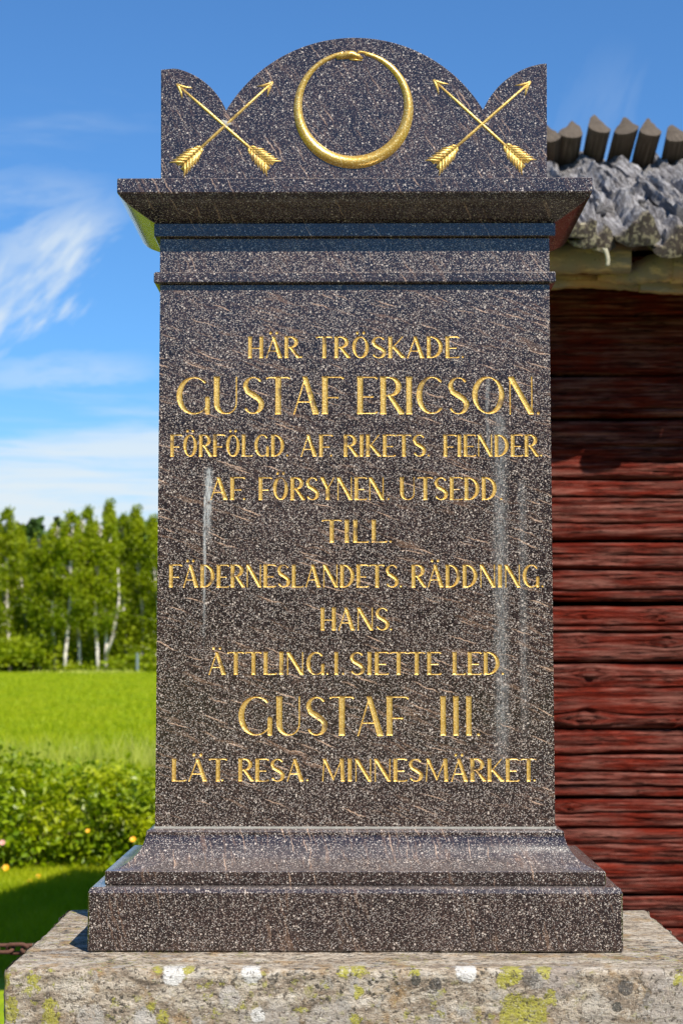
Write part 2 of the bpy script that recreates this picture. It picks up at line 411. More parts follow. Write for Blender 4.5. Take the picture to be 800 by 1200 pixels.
# --- inscription: incised V-cut letters, each its own gilded mesh; the stone face is cut around them
TK, TN = .19, .065
def arcp(cx, cy, rx, ry, a0, a1, n=16, wf=None):
    r = []
    for i in range(n + 1):
        a = math.radians(a0 + (a1 - a0) * i / n)
        wv = wf(a, i / n) if wf else TN + (TK - TN) * abs(math.cos(a)) ** 1.6
        r.append((cx + rx * math.cos(a), cy + ry * math.sin(a), wv))
    return r
def ln(x0, y0, x1, y1, w0, w1=None):
    w1 = w0 if w1 is None else w1
    return [(x0, y0, w0), ((x0 + x1) / 2, (y0 + y1) / 2, (w0 + w1) / 2 * .94), (x1, y1, w1)]
def glyph(ch, tk, tn):
    global TK, TN; TK, TN = tk, tn
    h = tk / 2; S = []; Wd = .5; big_ = tn < .04
    stem = lambda x, wd=None: [(x, 0.02, (wd or tk) * 1.12), (x, .12, (wd or tk)), (x, .88, wd or tk), (x, .985, (wd or tk) * 1.12)]
    hb = lambda x0, x1, y, w0=None, w1=None: [(x0, y, w0 or tn), (x1 - .05, y, w0 or tn), (x1, y - (.03 if y > .5 else -.03 if y < .3 else 0), (w1 or tn * 1.5))]
    if ch in 'AÄ':
        Wd = .62; S = [ln(.03, .01, .30, .985, tn * 1.1), ln(.29, .99, Wd - h * .9, .02, tk * .85, tk * 1.1), ln(.12, .33, .46, .33, tn)]
    elif ch in 'OÖ':
        Wd = .62 if not big_ else .80; S = [arcp(Wd / 2, .5, Wd / 2 - h, .47, 0, 360, 32, lambda a, u: tn + (tk * .96 - tn) * abs(math.cos(a + .25)) ** 1.5)]
    elif ch == 'D':
        Wd = .58; S = [stem(h), arcp(.12, .5, Wd - .12 - h, .475, 90, -90, 20), ln(h, .975, .14, .975, tn), ln(h, .025, .14, .025, tn)]
    elif ch == 'E':
        Wd = .48; S = [stem(h), hb(h, Wd, .975), hb(h, Wd, .025), hb(h, Wd - .10, .46)]
    elif ch == 'F':
        Wd = .48; S = [stem(h), hb(h, Wd + .03, .975), hb(h, Wd - .10, .44)]
    elif ch == 'G':
        Wd = .66 if not big_ else .82; r = Wd / 2 - h * .6; S = [arcp(Wd / 2 + .03, .5, r, .475, 48, 318, 26, lambda a, u: tn + (tk - tn) * max(0, -math.cos(a)) ** 1.3 + (tn * .6 if u < .05 else 0)),
                        ln(Wd - .03 - h * .5, .02 + .03, Wd - .03 - h * .5, .42, tk * .85)]
    elif ch == 'C':
        Wd = .56 if not big_ else .70; r = Wd / 2 - h * .4; S = [arcp(Wd / 2 + .05, .5, r, .475, 50, 312, 26, lambda a, u: tn + (tk - tn) * max(0, -math.cos(a)) ** 1.3 + (tn * .6 if u < .05 or u > .96 else 0))]
    elif ch == 'H':
        Wd = .58; S = [stem(h), stem(Wd - h), ln(h, .46, Wd - h, .46, tn)]
    elif ch == 'I':
        Wd = tk * 1.15; S = [stem(Wd / 2)]
    elif ch == 'K':
        Wd = .58; S = [stem(h), ln(.12, .42, Wd - .06, .985, tn), ln(.20, .50, Wd - h * .4, .02, tk * .75, tk)]
    elif ch == 'L':
        Wd = .46; S = [stem(h), hb(h, Wd, .025)]
    elif ch == 'M':
        Wd = .86; S = [ln(.05, .01, .10, .985, tn), ln(.11, .98, .44, .10, tk * .9, tk * .5), ln(.43, .08, .74, .985, tn), ln(.74, .98, Wd - h, .01, tk, tk * 1.05)]
    elif ch == 'N':
        Wd = .62; S = [ln(.05, .01, .05, .985, tn), ln(.07, .975, Wd - .06, .03, tk * .95), ln(Wd - .04, .01, Wd - .04, .985, tn)]
    elif ch == 'R':
        Wd = .54; S = [stem(h), ln(h, .975, .2, .975, tn), arcp(.2, .735, .30 - h * .7, .24, 90, -90, 14), ln(h, .495, .2, .495, tn), ln(.23, .49, Wd - .02, .03, tk * .7, tk * .95)]
    elif ch == 'S':
        Wd = .50; c = Wd / 2; S = [
            arcp(c + .01, .735, c - .05, .235, 38, 180, 12, lambda a, u: tn * (1.6 if u < .1 else 1) + (tk * .55) * max(0, -math.cos(a)) ** 2)
            + [(c - .14, .60, tk * .85), (c, .51, tk), (c + .13, .41, tk * .9)] + arcp(c - .0, .26, c - .05, .235, 15, -150, 14, lambda a, u: tn + (tk * .7) * max(0, math.cos(a)) ** 2 + (tn * .7 if u > .92 else 0))]
    elif ch == 'T':
        Wd = .54; S = [stem(Wd / 2), [(.0, .955, tn * 1.5), (.04, .975, tn), (Wd - .04, .975, tn), (Wd, .955, tn * 1.5)]]
    elif ch == 'U':
        Wd = .62; S = [[(h, .985, tk * 1.1), (h, .88, tk), (h, .33, tk)] + arcp(Wd / 2, .30, Wd / 2 - h, .275, 180, 360, 14, lambda a, u: tn + (tk - tn) * max(0, -math.cos(a)) ** 1.6) [1:] + [(Wd - h, .985, tn)]]
    elif ch == 'Y':
        Wd = .56; S = [ln(.05, .98, Wd / 2, .47, tk * .9, tk * .8), ln(Wd - .03, .985, Wd / 2, .47, tn), ln(Wd / 2, .47, Wd / 2, .02, tk, tk * 1.1)]
    elif ch == '.':
        Wd = .1; S = [[(.05, .035, .085), (.052, .045, .085)]]
    if ch in 'ÄÖ':
        c = .30 if ch == 'Ä' else Wd / 2
        for s in (-.10, .10): S.append([(c + s * 1.15, 1.155, .112), (c + s * 1.15 + .001, 1.175, .10)])
    return S, Wd
# words: text, left px, right px (without the period), baseline px, cap-top px, period px or None
WORDS = [('HÄR', 290.5, 350, 419.5, 394, 353), ('TRÖSKADE', 371, 537.5, 419.5, 394, 542),
 ('GUSTAF', 206.5, 400.5, 485.5, 441, None), ('ERICSON', 418.5, 625, 485.5, 441, 630.5),
 ('FÖRFÖLGD', 199.5, 333, 535, 509, 336.5), ('AF', 352, 388.5, 535, 509, 388), ('RIKETS', 402.5, 498.5, 535, 509, 502), ('FIENDER', 519.5, 630, 535, 509, 634),
 ('AF', 246, 285.5, 586, 559, 286), ('FÖRSYNEN', 303, 450, 586, 559, 455), ('UTSEDD', 468.5, 582, 586, 559, 587),
 ('TILL', 378, 453, 636, 609, 457.5),
 ('FÄDERNESLANDETS', 198, 466.5, 688.5, 661.5, 469.5), ('RÄDDNING', 482, 632, 688.5, 661.5, 635.5),
 ('HANS', 375.5, 455.5, 739, 712, 458),
 ('ÄTTLING', 244, 380.5, 791, 764, 383.5), ('I', 391.5, 397.5, 791, 764, 402), ('SIETTE', 410, 516.5, 791, 764, None), ('LED', 530, 585.5, 791, 764, 589),
 ('GUSTAF', 279, 476.5, 862.5, 816, None), ('III', 516, 552.5, 862.5, 816, 560.5),
 ('LÄT', 201, 265, 916, 889, 260.5), ('RESA', 279, 355.5, 916, 889, 360), ('MINNESMÄRKET', 376.5, 628, 916, 889, 626)]
X0, X1 = CX - HW, CX + HW; Z0, Z1 = zj + .0006, zs1
CELL = .00095
NX = int(round((X1 - X0) / CELL)); NZ = int(round((Z1 - Z0) / CELL)); cxs = (X1 - X0) / NX; czs = (Z1 - Z0) / NZ
FLD = np.full((NX + 1, NZ + 1), 1.0, dtype=np.float64); OWN = np.full((NX + 1, NZ + 1), -1, dtype=np.int32)
gx = X0 + np.arange(NX + 1) * cxs; gz = Z0 + np.arange(NZ + 1) * czs
names = []
def stamp(strokes, idx, clip=None):
    allp = [p for s in strokes for p in s]; pad = .008
    i0 = max(1, int((min(p[0] for p in allp) - pad - X0) / cxs)); i1 = min(NX - 1, int((max(p[0] for p in allp) + pad - X0) / cxs) + 1)
    j0 = max(1, int((min(p[1] for p in allp) - pad - Z0) / czs)); j1 = min(NZ - 1, int((max(p[1] for p in allp) + pad - Z0) / czs) + 1)
    Xg, Zg = np.meshgrid(gx[i0:i1 + 1], gz[j0:j1 + 1], indexing='ij')
    best = np.full(Xg.shape, 1.0)
    for s in strokes:
        for (ax, az, aw), (bx, bz, bw) in zip(s[:-1], s[1:]):
            vx, vz = bx - ax, bz - az; L2 = vx * vx + vz * vz + 1e-12
            tt = np.clip(((Xg - ax) * vx + (Zg - az) * vz) / L2, 0, 1)
            d = np.hypot(Xg - ax - tt * vx, Zg - az - tt * vz) - (aw + (bw - aw) * tt) / 2
            if clip and s[0][1] < clip[1] + .001: d = np.maximum(d, np.maximum(clip[0] - Zg, Zg - clip[1]))
            best = np.minimum(best, d)
    sub = FLD[i0:i1 + 1, j0:j1 + 1]; so = OWN[i0:i1 + 1, j0:j1 + 1]
    mk = best < sub; sub[mk] = best[mk]; so[mk] = idx
gi = 0
for text, xl, xr, yb, yt, dot in WORDS:
    ml, mr, mt = at(xl, yb, D), at(xr, yb, D), at(xl, yt, D)
    cap = mt.z - ml.z; width = mr.x - ml.x; big = (yb - yt) > 35
    tk, tn = (.142, .036) if big else (.155, .048)
    gs = [glyph(c, tk, tn) for c in text]
    gap = .085 if text != 'III' else .22
    tot = sum(g[1] for g in gs) + gap * (len(gs) - 1)
    kx = width / cap / tot if tot else 1
    if text == 'I': kx = 1
    x = ml.x
    for c, (S, Wd) in zip(text, gs):
        jit = random.uniform(-.006, .006)
        tr = [[(x + px_ * kx * cap, ml.z + (pz + jit) * cap, max(pw * cap * (.55 + .45 * min(kx, 1.3)), .0018)) for px_, pz, pw in s] for s in S]
        stamp(tr, gi, (ml.z + jit * cap, ml.z + (1 + jit) * cap)); names.append(c); gi += 1
        x += (Wd + gap) * kx * cap
    if dot:
        p = at(dot, yb - 1.5, D); r = .0034 if not big else .0045
        stamp([[(p.x, p.z, r), (p.x + .0003, p.z, r)]], gi); names.append('.'); gi += 1
# marching: outside polygons -> stone face, inside polygons -> letters
corner = FLD[:-1, :-1], FLD[1:, :-1], FLD[1:, 1:], FLD[:-1, 1:]
neg = sum((c < 0).astype(int) for c in corner)
SV, SF = [], []          # stone
LV = {}; LF = {}         # letters
vid = {}
def sv(x, z):
    k = (round(x * 1e6), round(z * 1e6))
    if k not in vid: vid[k] = len(SV); SV.append((x, D, z))
    return vid[k]
ntie = {}
def lv(own, x, z, dep):
    dct = LV.setdefault(own, [{}, []]); k = (round(x * 1e6), round(z * 1e6))
    if k not in dct[0]: dct[0][k] = len(dct[1]); dct[1].append((x, D + dep, z))
    return dct[0][k]
SLOPE = .85
mixed = np.argwhere((neg > 0)); 
for i, j in mixed:
    P4 = [(gx[i], gz[j], FLD[i, j]), (gx[i + 1], gz[j], FLD[i + 1, j]), (gx[i + 1], gz[j + 1], FLD[i + 1, j + 1]), (gx[i], gz[j + 1], FLD[i, j + 1])]
    own = int(OWN[i, j] if FLD[i, j] < 0 else OWN[i + 1, j] if FLD[i + 1, j] < 0 else OWN[i + 1, j + 1] if FLD[i + 1, j + 1] < 0 else OWN[i, j + 1])
    ins, outs = [], []
    for k in range(4):
        a, b = P4[k], P4[(k + 1) % 4]
        if a[2] < 0: ins.append((a[0], a[1], min(-a[2] * SLOPE, .0017)))
        else: outs.append((a[0], a[1]))
        if (a[2] < 0) != (b[2] < 0):
            u = a[2] / (a[2] - b[2]); u = min(.97, max(.03, u)); q = (a[0] + (b[0] - a[0]) * u, a[1] + (b[1] - a[1]) * u)
            ins.append((q[0], q[1], 0.0)); outs.append(q)
    if len(ins) >= 3: LF.setdefault(own, []).append(tuple(lv(own, *p) for p in ins))
    if len(outs) >= 3: SF.append(tuple(sv(*p) for p in outs))
empt = (neg == 0)
for i in range(0, NX):       # plain cells joined in vertical runs
    colr = empt[i]; ch = np.flatnonzero(np.diff(np.concatenate([[0], colr.astype(np.int8), [0]])))
    for a, b in zip(ch[::2], ch[1::2]):
        SF.append((sv(gx[i], gz[a]), sv(gx[i + 1], gz[a]), sv(gx[i + 1], gz[b]), sv(gx[i], gz[b])))
# the other sides of the shaft
b0 = len(SV)
SV += [(X0, D, Z0), (X1, D, Z0), (X1, D + SD, Z0), (X0, D + SD, Z0), (X0, D, Z1), (X1, D, Z1), (X1, D + SD, Z1), (X0, D + SD, Z1)]
SF += [(b0 + 1, b0 + 2, b0 + 6, b0 + 5), (b0 + 2, b0 + 3, b0 + 7, b0 + 6), (b0 + 3, b0, b0 + 4, b0 + 7), (b0 + 3, b0 + 2, b0 + 1, b0), (b0 + 4, b0 + 5, b0 + 6, b0 + 7)]
shaft = mesh('shaft', SV, SF, [M['stone_shaft']]); child(shaft, mon)
for k, f_ in LF.items():
    mesh('letter' if names[k] != '.' else 'full_stop', LV[k][1], f_, [M['gold']], shaft)
print('letters', len(LF), 'stone faces', len(SF))

# ================================================================== PLINTH
ztop = zb0
kF = lambda px, py: (lambda d: Vector((d.x * (ztop - EYE) / d.z, d.y * (ztop - EYE) / d.z, ztop)))(ROT @ Vector(((px - 400) / F, -(py - 600) / F, -1)))
fl, bl, br = kF(2, 1135), kF(85, 1065), kF(757, 1065)
SLX0 = (fl.x + bl.x) / 2 - .003; SLX1 = br.x + .002; SLY0 = fl.y; SLY1 = bl.y
m, t = mat('lichened_gneiss'); P = t.new('ShaderNodeTexCoord').outputs['Object']
wv = t.noise(P, 9, 4, .6, out=1)
Q = t.vmath('ADD', t.mapping(P, scale=(17, 40, 62)), t.vmath('MULTIPLY', wv, (1.2, 2, 4.0)))
g1 = t.noise(Q, 1.0, 6, .62); g2 = t.noise(t.mapping(P, scale=(110, 180, 260)), 1.0, 5, .7); g3 = t.noise(P, 26, 4, .6); g4 = t.noise(P, 240, 3, .6)
base = t.ramp(g1, [(.25, (.13, .10, .075)), (.42, (.33, .26, .19)), (.54, (.52, .44, .34)), (.70, (.70, .63, .53))])
base = t.mix(t.mapr(g2, .5, .64, 0, .75), base, (.10, .085, .07))
base = t.mix(t.mapr(g2, .42, .3, 0, .7), base, (.66, .61, .53))
base = t.mix(t.math('MULTIPLY', t.mapr(g3, .52, .66), .55), base, (.36, .21, .07))
dk = t.math('MULTIPLY', t.mapr(t.noise(P, 75, 5, .7), .54, .60), t.mapr(t.noise(P, 7, 3), .45, .6))
base = t.mix(t.math('MULTIPLY', dk, .85), base, (.045, .045, .04))
sx_, sy_, sz_ = t.sep(P)
wob = t.noise(P, 70, 7, .75, out=1)
PW = t.vmath('ADD', P, t.vmath('MULTIPLY', t.vmath('SUBTRACT', wob, (.5, .5, .5)), (.042, .0, .042)))
h_extra = None
# generic scattered small lichens
def scatter(sc, thr_r, keep, colr, ch, amt, gate_sc, g0, g1_, seed):
    global base, h_extra
    V_ = t.vmath('ADD', PW, (seed, seed * .3, seed * .7))
    d = t.voro(V_, sc); r, g, b_ = t.sep(t.voro(V_, sc, 'Color'))
    mk = t.math('MULTIPLY', t.mapr(d, thr_r, thr_r * .75), t.math('GREATER_THAN', g, keep))
    mk = t.math('MULTIPLY', mk, t.mapr(t.noise(V_, gate_sc, 3), g0, g1_))
    speck = t.mapr(g4, .32, .5, .45, 1.0)
    base = t.mix(t.math('MULTIPLY', t.math('MULTIPLY', mk, amt), speck), base, colr)
    h_extra = mk if h_extra is None else t.math('MAXIMUM', h_extra, mk)
scatter(38, .42, .62, (.42, .39, .35), 0, .75, 9, .45, .52, 3.1)
scatter(120, .40, .45, (.33, .32, .09), 0, .8, 14, .50, .58, 1.7)
scatter(85, .42, .70, (.38, .36, .07), 0, .85, 8, .50, .58, 5.3)
YFS = SLY0
PS = t.vmath('ADD', P, t.vmath('MULTIPLY', t.vmath('SUBTRACT', wob, (.5, .5, .5)), (.018, .0, .018)))
def spot(px, py, r, colr, amt=.95, rim=False):
    global base, h_extra
    PW_ = PW if colr is YE else PS
    c = at(px, py, YFS)
    d = t.new('ShaderNodeVectorMath', {0: t.vmath('MULTIPLY', t.vmath('SUBTRACT', PW_, (c.x, 0, c.z)), (1, 0, 1))}, operation='LENGTH').outputs[1]
    r *= YFS / F
    fr = t.math('MULTIPLY', t.mapr(sy_, YFS + .034, YFS + .020), 1.0)
    mk = t.math('MULTIPLY', t.mapr(d, r, r * .86), fr)
    if rim:
        ring = t.math('MULTIPLY', t.math('MULTIPLY', t.mapr(d, r * 1.14, r * 1.02), t.mapr(d, r * .86, r * .98)), fr)
        base = t.mix(t.math('MULTIPLY', t.math('MULTIPLY', ring, t.mapr(g3, .4, .6)), .5), base, (.06, .055, .05))
    base = t.mix(t.math('MULTIPLY', mk, t.math('MULTIPLY', t.mapr(g4, .30, .52, amt * .45, amt), t.mapr(g3, .30, .42, .55, 1.0))), base, colr)
    h_extra = t.math('MAXIMUM', h_extra, mk)
GREY = (.44, .395, .345); WH = (.72, .70, .66); YE = (.40, .37, .065)
for a in [(385, 1203, 28, GREY, .8, True), (325, 1200, 26, GREY, .75, True), (290, 1199, 14, GREY, .7, True), (766, 1147, 15, (.44, .38, .32), .85, True), (655, 1147, 22, (.36, .31, .27), .8, True),
          (269, 1169, 13, (.50, .46, .42), .8, True), (795, 1180, 38, (.42, .38, .34), .7, True), (107, 1193, 17, (.48, .45, .41), .7, True), (170, 1196, 14, (.50, .47, .43), .7, True), (700, 1185, 20, (.5, .46, .4), .5, True),
          (621, 1146, 10, (.12, .11, .10), .8, True), (733, 1158, 9, (.09, .085, .08), .9, True), (722, 1181, 6, (.08, .08, .07), .9, True), (487, 1149, 7, (.08, .08, .07), .9, False), (510, 1154, 8, (.09, .085, .08), .9, False),
          (203, 1142, 14, WH, 1.0), (294, 1142, 12, WH, 1.0), (546, 1140, 13, WH, 1.0), (302, 1190, 9, (.72, .70, .66)), (4, 1188, 10, WH),
          (420, 1139, 9, YE), (402, 1141, 7, YE), (590, 1150, 10, YE), (600, 1143, 12, YE), (638, 1141, 9, YE), (602, 1178, 15, YE), (625, 1186, 18, YE), (598, 1196, 16, YE), (645, 1170, 9, YE),
          (13, 1176, 8, YE), (12, 1189, 11, YE), (5, 1150, 8, YE), (38, 1150, 7, YE), (57, 1178, 8, YE), (60, 1192, 12, YE), (178, 1180, 6, YE), (192, 1194, 8, YE), (183, 1136, 5, YE), (220, 1137, 6, YE), (420, 1163, 7, YE), (416, 1196, 8, YE), (486, 1140, 5, YE), (43, 1157, 6, YE), (796, 1149, 7, YE)]:
    spot(*a)
gpit = t.noise(P, 150, 6, .75)
base = t.mix(t.mapr(gpit, .54, .61, 0, .85), base, (.085, .07, .055))
base = t.mix(t.mapr(t.noise(P, 200, 5, .75), .57, .65, 0, .5), base, (.78, .74, .66))
hgt = t.math('ADD', t.math('MULTIPLY', gpit, -.9), t.math('ADD', t.math('ADD', t.math('MULTIPLY', g1, .5), t.math('MULTIPLY', g2, .45)), t.math('MULTIPLY', h_extra, .12)))
b = principled(t, Base_Color=base, Roughness=.92, Specular_IOR_Level=.2, Normal=t.bump(hgt, .9, .008)); finish(t, b); M['gneiss'] = m
m, t = mat('rough_granite'); P = t.new('ShaderNodeTexCoord').outputs['Object']
b = principled(t, Base_Color=t.ramp(t.noise(P, 30, 6, .7), [(.3, (.13, .12, .10)), (.55, (.30, .28, .24)), (.8, (.45, .42, .37))]), Roughness=.95, Normal=t.bump(t.noise(P, 18, 6, .7), .8, .02)); finish(t, b); M['granite'] = m

pl = empty('stone_plinth', (CX, D, 0))
tag(pl, 'weathered grey stone plinth with yellow and white lichen under the dark memorial', 'plinth')
print('slab', SLX0, SLX1, SLY0, SLY1, 'block front', D - pb, )
def rough_box(name, x0, x1, y0, y1, z0, z1, material, step, amp, rad, seed, fine=True):
    """box with worn rounded edges and uneven broken faces"""
    V, Fc = [], []
    cx, cy, cz = (x0 + x1) / 2, (y0 + y1) / 2, (z0 + z1) / 2; h = np.array([(x1 - x0) / 2, (y1 - y0) / 2, (z1 - z0) / 2])
    for ax in range(3):
        u, v = [(1, 2), (0, 2), (0, 1)][ax]
        nu, nv = max(3, int(2 * h[u] / step)), max(3, int(2 * h[v] / step))
        for sgn in (-1, 1):
            A, B = np.meshgrid(np.linspace(-h[u], h[u], nu), np.linspace(-h[v], h[v], nv), indexing='ij')
            P_ = np.zeros(A.shape + (3,)); P_[..., ax] = sgn * h[ax]; P_[..., u] = A; P_[..., v] = B
            inner = np.clip(P_, -(h - rad), h - rad); dd = P_ - inner; L = np.linalg.norm(dd, axis=-1, keepdims=True); L[L == 0] = 1
            nrm = dd / L; Q_ = inner + nrm * rad
            a1 = Q_[..., 0] + cx; a2 = Q_[..., 1] + cy; a3 = Q_[..., 2] + cz
            n1 = vnoise(a1 * 9 + a2 * 5, a3 * 38 + a2 * 14, seed, 4, .6) * amp + vnoise(a1 * 45 + a2 * 20, a3 * 170 + a2 * 70, seed + 5, 3, .6) * amp * .45
            e = ((np.abs(Q_) > h - rad * 1.2).sum(-1) >= 2)
            n1 = n1 + np.where(e, vnoise(a1 * 30 + a3 * 20, a2 * 30, seed + 9, 3) * amp * 1.3, 0)
            if ax == 2 and sgn == 1: n1 = n1 * .45 - amp * .4
            Q_ = Q_ + nrm * n1[..., None]
            b0 = len(V); V += (Q_.reshape(-1, 3) + np.array([cx, cy, cz])).tolist()
            f = grid_faces(nu, nv) + b0
            flip = (sgn == 1) if ax == 1 else (sgn == -1)
            Fc += (f[:, ::-1] if flip else f).tolist()
    o = mesh(name, V, Fc, [material], smooth=True); return o
o = rough_box('top_slab', SLX0, SLX1, SLY0, SLY1, ztop - .20, ztop, M['gneiss'], .0042, .0035, .011, 3); child(o, pl)
o = rough_box('pedestal_block', SLX0 + .05, SLX1 - .05, SLY0 + .05, SLY1 - .04, .26, ztop - .197, M['gneiss'], .02, .006, .02, 5); child(o, pl)
o = rough_box('foundation_stone', SLX0 - .12, SLX1 + .12, SLY0 - .10, SLY1 + .12, -.1, .265, M['granite'], .03, .012, .03, 6); child(o, pl)

# ================================================================== GROUND
def foliage_mat(name, c1, c2, c3, trans=.35, sc=1.2, rough=.6, spec=.3):
    m, t = mat(name); P = t.new('ShaderNodeTexCoord').outputs['Object']; oi = t.new('ShaderNodeObjectInfo').outputs['Random']
    at_ = t.new('ShaderNodeAttribute', attribute_name='tone').outputs['Fac']
    col = t.mix(at_, c1, c2); col = t.mix(t.mapr(t.noise(P, sc, 3), .4, .65, 0, .6), col, c3)
    col = t.mix(t.math('MULTIPLY', oi, .35), col, t.mix(.5, c2, c3))
    p = principled(t, Base_Color=col, Roughness=rough, Specular_IOR_Level=spec)
    tr = t.new('ShaderNodeBsdfTranslucent', {'Color': t.mix(1.0, col, (1.35, 1.4, .4), 'MULTIPLY')})
    finish(t, t.new('ShaderNodeMixShader', {0: trans, 1: p.outputs[0], 2: tr.outputs[0]})); return m
m, t = mat('meadow'); P = t.new('ShaderNodeTexCoord').outputs['Object']
n1 = t.noise(t.mapping(P, scale=(.25, .10, 1)), 1.0, 5, .6); n2 = t.noise(P, 3.5, 5, .65); n3 = t.noise(t.mapping(P, scale=(14, 5, 1)), 1.0, 4, .7)
c = t.mix(t.mapr(n1, .35, .65), (.20, .30, .003), (.29, .345, .004))
c = t.mix(t.mapr(n2, .45, .7, 0, .5), c, (.14, .25, .003))
c = t.mix(t.mapr(n3, .55, .75, 0, .5), c, (.34, .38, .03))
b = principled(t, Base_Color=c, Roughness=.85, Specular_IOR_Level=.15, Normal=t.bump(n3, .6, .08)); finish(t, b); M['meadow'] = m
nr = 60; rs = [0] + [1.2 * 1.13 ** k for k in range(nr)]; V = [(0, 0, 0)]; Fc = []; NA = 72
for r in rs[1:]:
    for k in range(NA):
        a = 2 * math.pi * k / NA; x, y = r * math.cos(a), r * math.sin(a)
        V.append((x, y, .02 * math.sin(x * .9) * math.cos(y * .7) if 3 < r < 100 else 0))
for k in range(NA): Fc.append((0, 1 + k, 1 + (k + 1) % NA))
for i in range(nr - 1):
    for k in range(NA):
        a = 1 + i * NA + k; b_ = 1 + i * NA + (k + 1) % NA; Fc.append((a, a + NA, b_ + NA, b_))
g = mesh('ground', V, Fc, [M['meadow']], smooth=True); tag(g, kind='structure')

m, t = mat('gravel'); P = t.new('ShaderNodeTexCoord').outputs['Object']; r_, g_, b_ = t.sep(t.voro(P, 55, 'Color'))
b = principled(t, Base_Color=t.ramp(r_, [(0, (.045, .038, .03)), (.5, (.10, .085, .07)), (1, (.18, .155, .13))]), Roughness=.95, Normal=t.bump(t.voro(P, 55), .8, .01)); finish(t, b)
V = [(0, -12, .03)] + [((8.0 if math.cos(a) > 0 else 3.6) * math.copysign(abs(math.cos(a)) ** .55, math.cos(a)) * (1 + .03 * math.sin(a * 5)), -12.0 + 18.8 * math.copysign(abs(math.sin(a)) ** .55, math.sin(a)) * (1 + .04 * math.cos(a * 7)), .028) for a in [2 * math.pi * k / 64 for k in range(64)]]
o = mesh('added_gravel', V, [(0, 1 + k, 1 + (k + 1) % 64) for k in range(64)], [m]); tag(o, kind='structure')  # unseen gravel area added to cut green bounce and brown the reflections
M['grass'] = foliage_mat('grass_blade', (.18, .28, .002), (.34, .42, .003), (.44, .46, .012), .4, .8)
M['hay'] = foliage_mat('tall_grass', (.26, .36, .02), (.42, .47, .05), (.56, .54, .18), .4, .5)
def blades(name, xs, ys, h, wd, material, lean=.35, label=None, cat=None):
    n = len(xs); a = np.random.rand(n) * 2 * np.pi; hh = h * (.55 + .9 * np.random.rand(n)); lx = np.random.randn(n) * lean * hh; ly = np.random.randn(n) * lean * hh
    dx_, dy_ = np.cos(a) * wd / 2, np.sin(a) * wd / 2; z0 = .02 * np.sin(xs * .9) * np.cos(ys * .7) - .005
    V = np.stack([np.stack([xs - dx_, ys - dy_, z0], -1), np.stack([xs + dx_, ys + dy_, z0], -1), np.stack([xs + dx_ * .7 + lx * .45, ys + dy_ * .7 + ly * .45, z0 + hh * .6], -1), np.stack([xs + lx, ys + ly, z0 + hh], -1), np.stack([xs - dx_ * .7 + lx * .45, ys - dy_ * .7 + ly * .45, z0 + hh * .6], -1)], 1).reshape(-1, 3)
    Fc = np.arange(n * 5).reshape(n, 5)
    tone = np.repeat(np.random.rand(n), 5)
    o = mesh(name, V, Fc, [material], attr={'tone': tone}); tag(o, label, cat, kind='stuff'); return o
n = 60000; ys = 8.6 + np.random.rand(n) ** .8 * 5; xs = -(.75 + np.random.rand(n) * 2.6) * ys / 11
blades('lawn_grass', xs, ys, .055, .006, M['grass'], label='short mown green grass of the lawn beside the barn', cat='grass')
n = 150000; ys = 15.2 + np.random.rand(n) ** 1.7 * 103; xs = -(.06 + np.random.rand(n) * .21) * ys
blades('meadow_grass', xs, ys, .13 + ys * .0006, .010 + ys * .0005, M['grass'], label='bright green meadow grass in the field beyond the hedge', cat='grass')
n = 8000; ys = 15.0 + np.random.rand(n) ** 1.3 * 9; xs = -(.05 + np.random.rand(n) * .23) * ys; kk = vnoise(xs * .6, ys * .3, 4, 3) > -.02
blades('seed_grass', xs[kk], ys[kk], .40, .014, M['hay'], .22, 'pale tall seeding grass just behind the hedge', 'grass')
n = 9000; ys = 112 + np.random.rand(n) * 8; xs = -(.02 + np.random.rand(n) * .28) * ys; kk = vnoise(xs * .2, ys * .1, 9, 3) > -.1
kk &= (vnoise(xs * .35, ys * .1, 2, 3) + np.where(xs < -18, .35, -.1) > .05)
blades('rough_grass', xs[kk], ys[kk], .28, .14, M['hay'], .3, 'rough pale grass along the foot of the birches', 'grass')

# ================================================================== HEDGE
M['hedge'] = foliage_mat('hedge_leaf', (.055, .14, .001), (.30, .40, .002), (.48, .50, .006), .4, 2.2, .42, .5)
m, t = mat('twig'); b = principled(t, Base_Color=(.09, .065, .04, 1), Roughness=.9); finish(t, b); M['twig'] = m
def leaves(name, P_, size, material, up=.5, parent=None, fold=True, clump=0):
    n = len(P_); nrm = np.random.randn(n, 3); nrm[:, 2] = np.abs(nrm[:, 2]) + up; nrm /= np.linalg.norm(nrm, axis=1, keepdims=True)
    r = np.random.randn(n, 3); a = np.cross(nrm, r); a /= np.linalg.norm(a, axis=1, keepdims=True); b_ = np.cross(nrm, a)
    s = (size * (.6 + .8 * np.random.rand(n)))[:, None]
    if fold:
        V = np.stack([P_ - a * s * .5, P_ + b_ * s * .3 + nrm * s * .1 - a * s * .05, P_ + a * s * .55, P_ - b_ * s * .3 + nrm * s * .1 - a * s * .05], 1).reshape(-1, 3)
        base = np.arange(n)[:, None] * 4; Fc = np.vstack([base + np.array([0, 1, 2]), base + np.array([0, 2, 3])]); k = 4
    else:
        V = np.stack([P_ - a * s * .5 - b_ * s * .3, P_ + a * s * .4 - b_ * s * .4, P_ + a * s * .5 + b_ * s * .35, P_ - a * s * .35 + b_ * s * .45], 1).reshape(-1, 3); Fc = np.arange(n * 4).reshape(n, 4); k = 4
    tone = np.random.rand(n)
    if clump: tone = np.clip(.4 * tone + .65 * np.repeat(np.random.rand(n // clump + 1), clump)[:n] - .02, 0, 1)
    return mesh(name, V, Fc, [material], parent, attr={'tone': np.repeat(tone, k)})
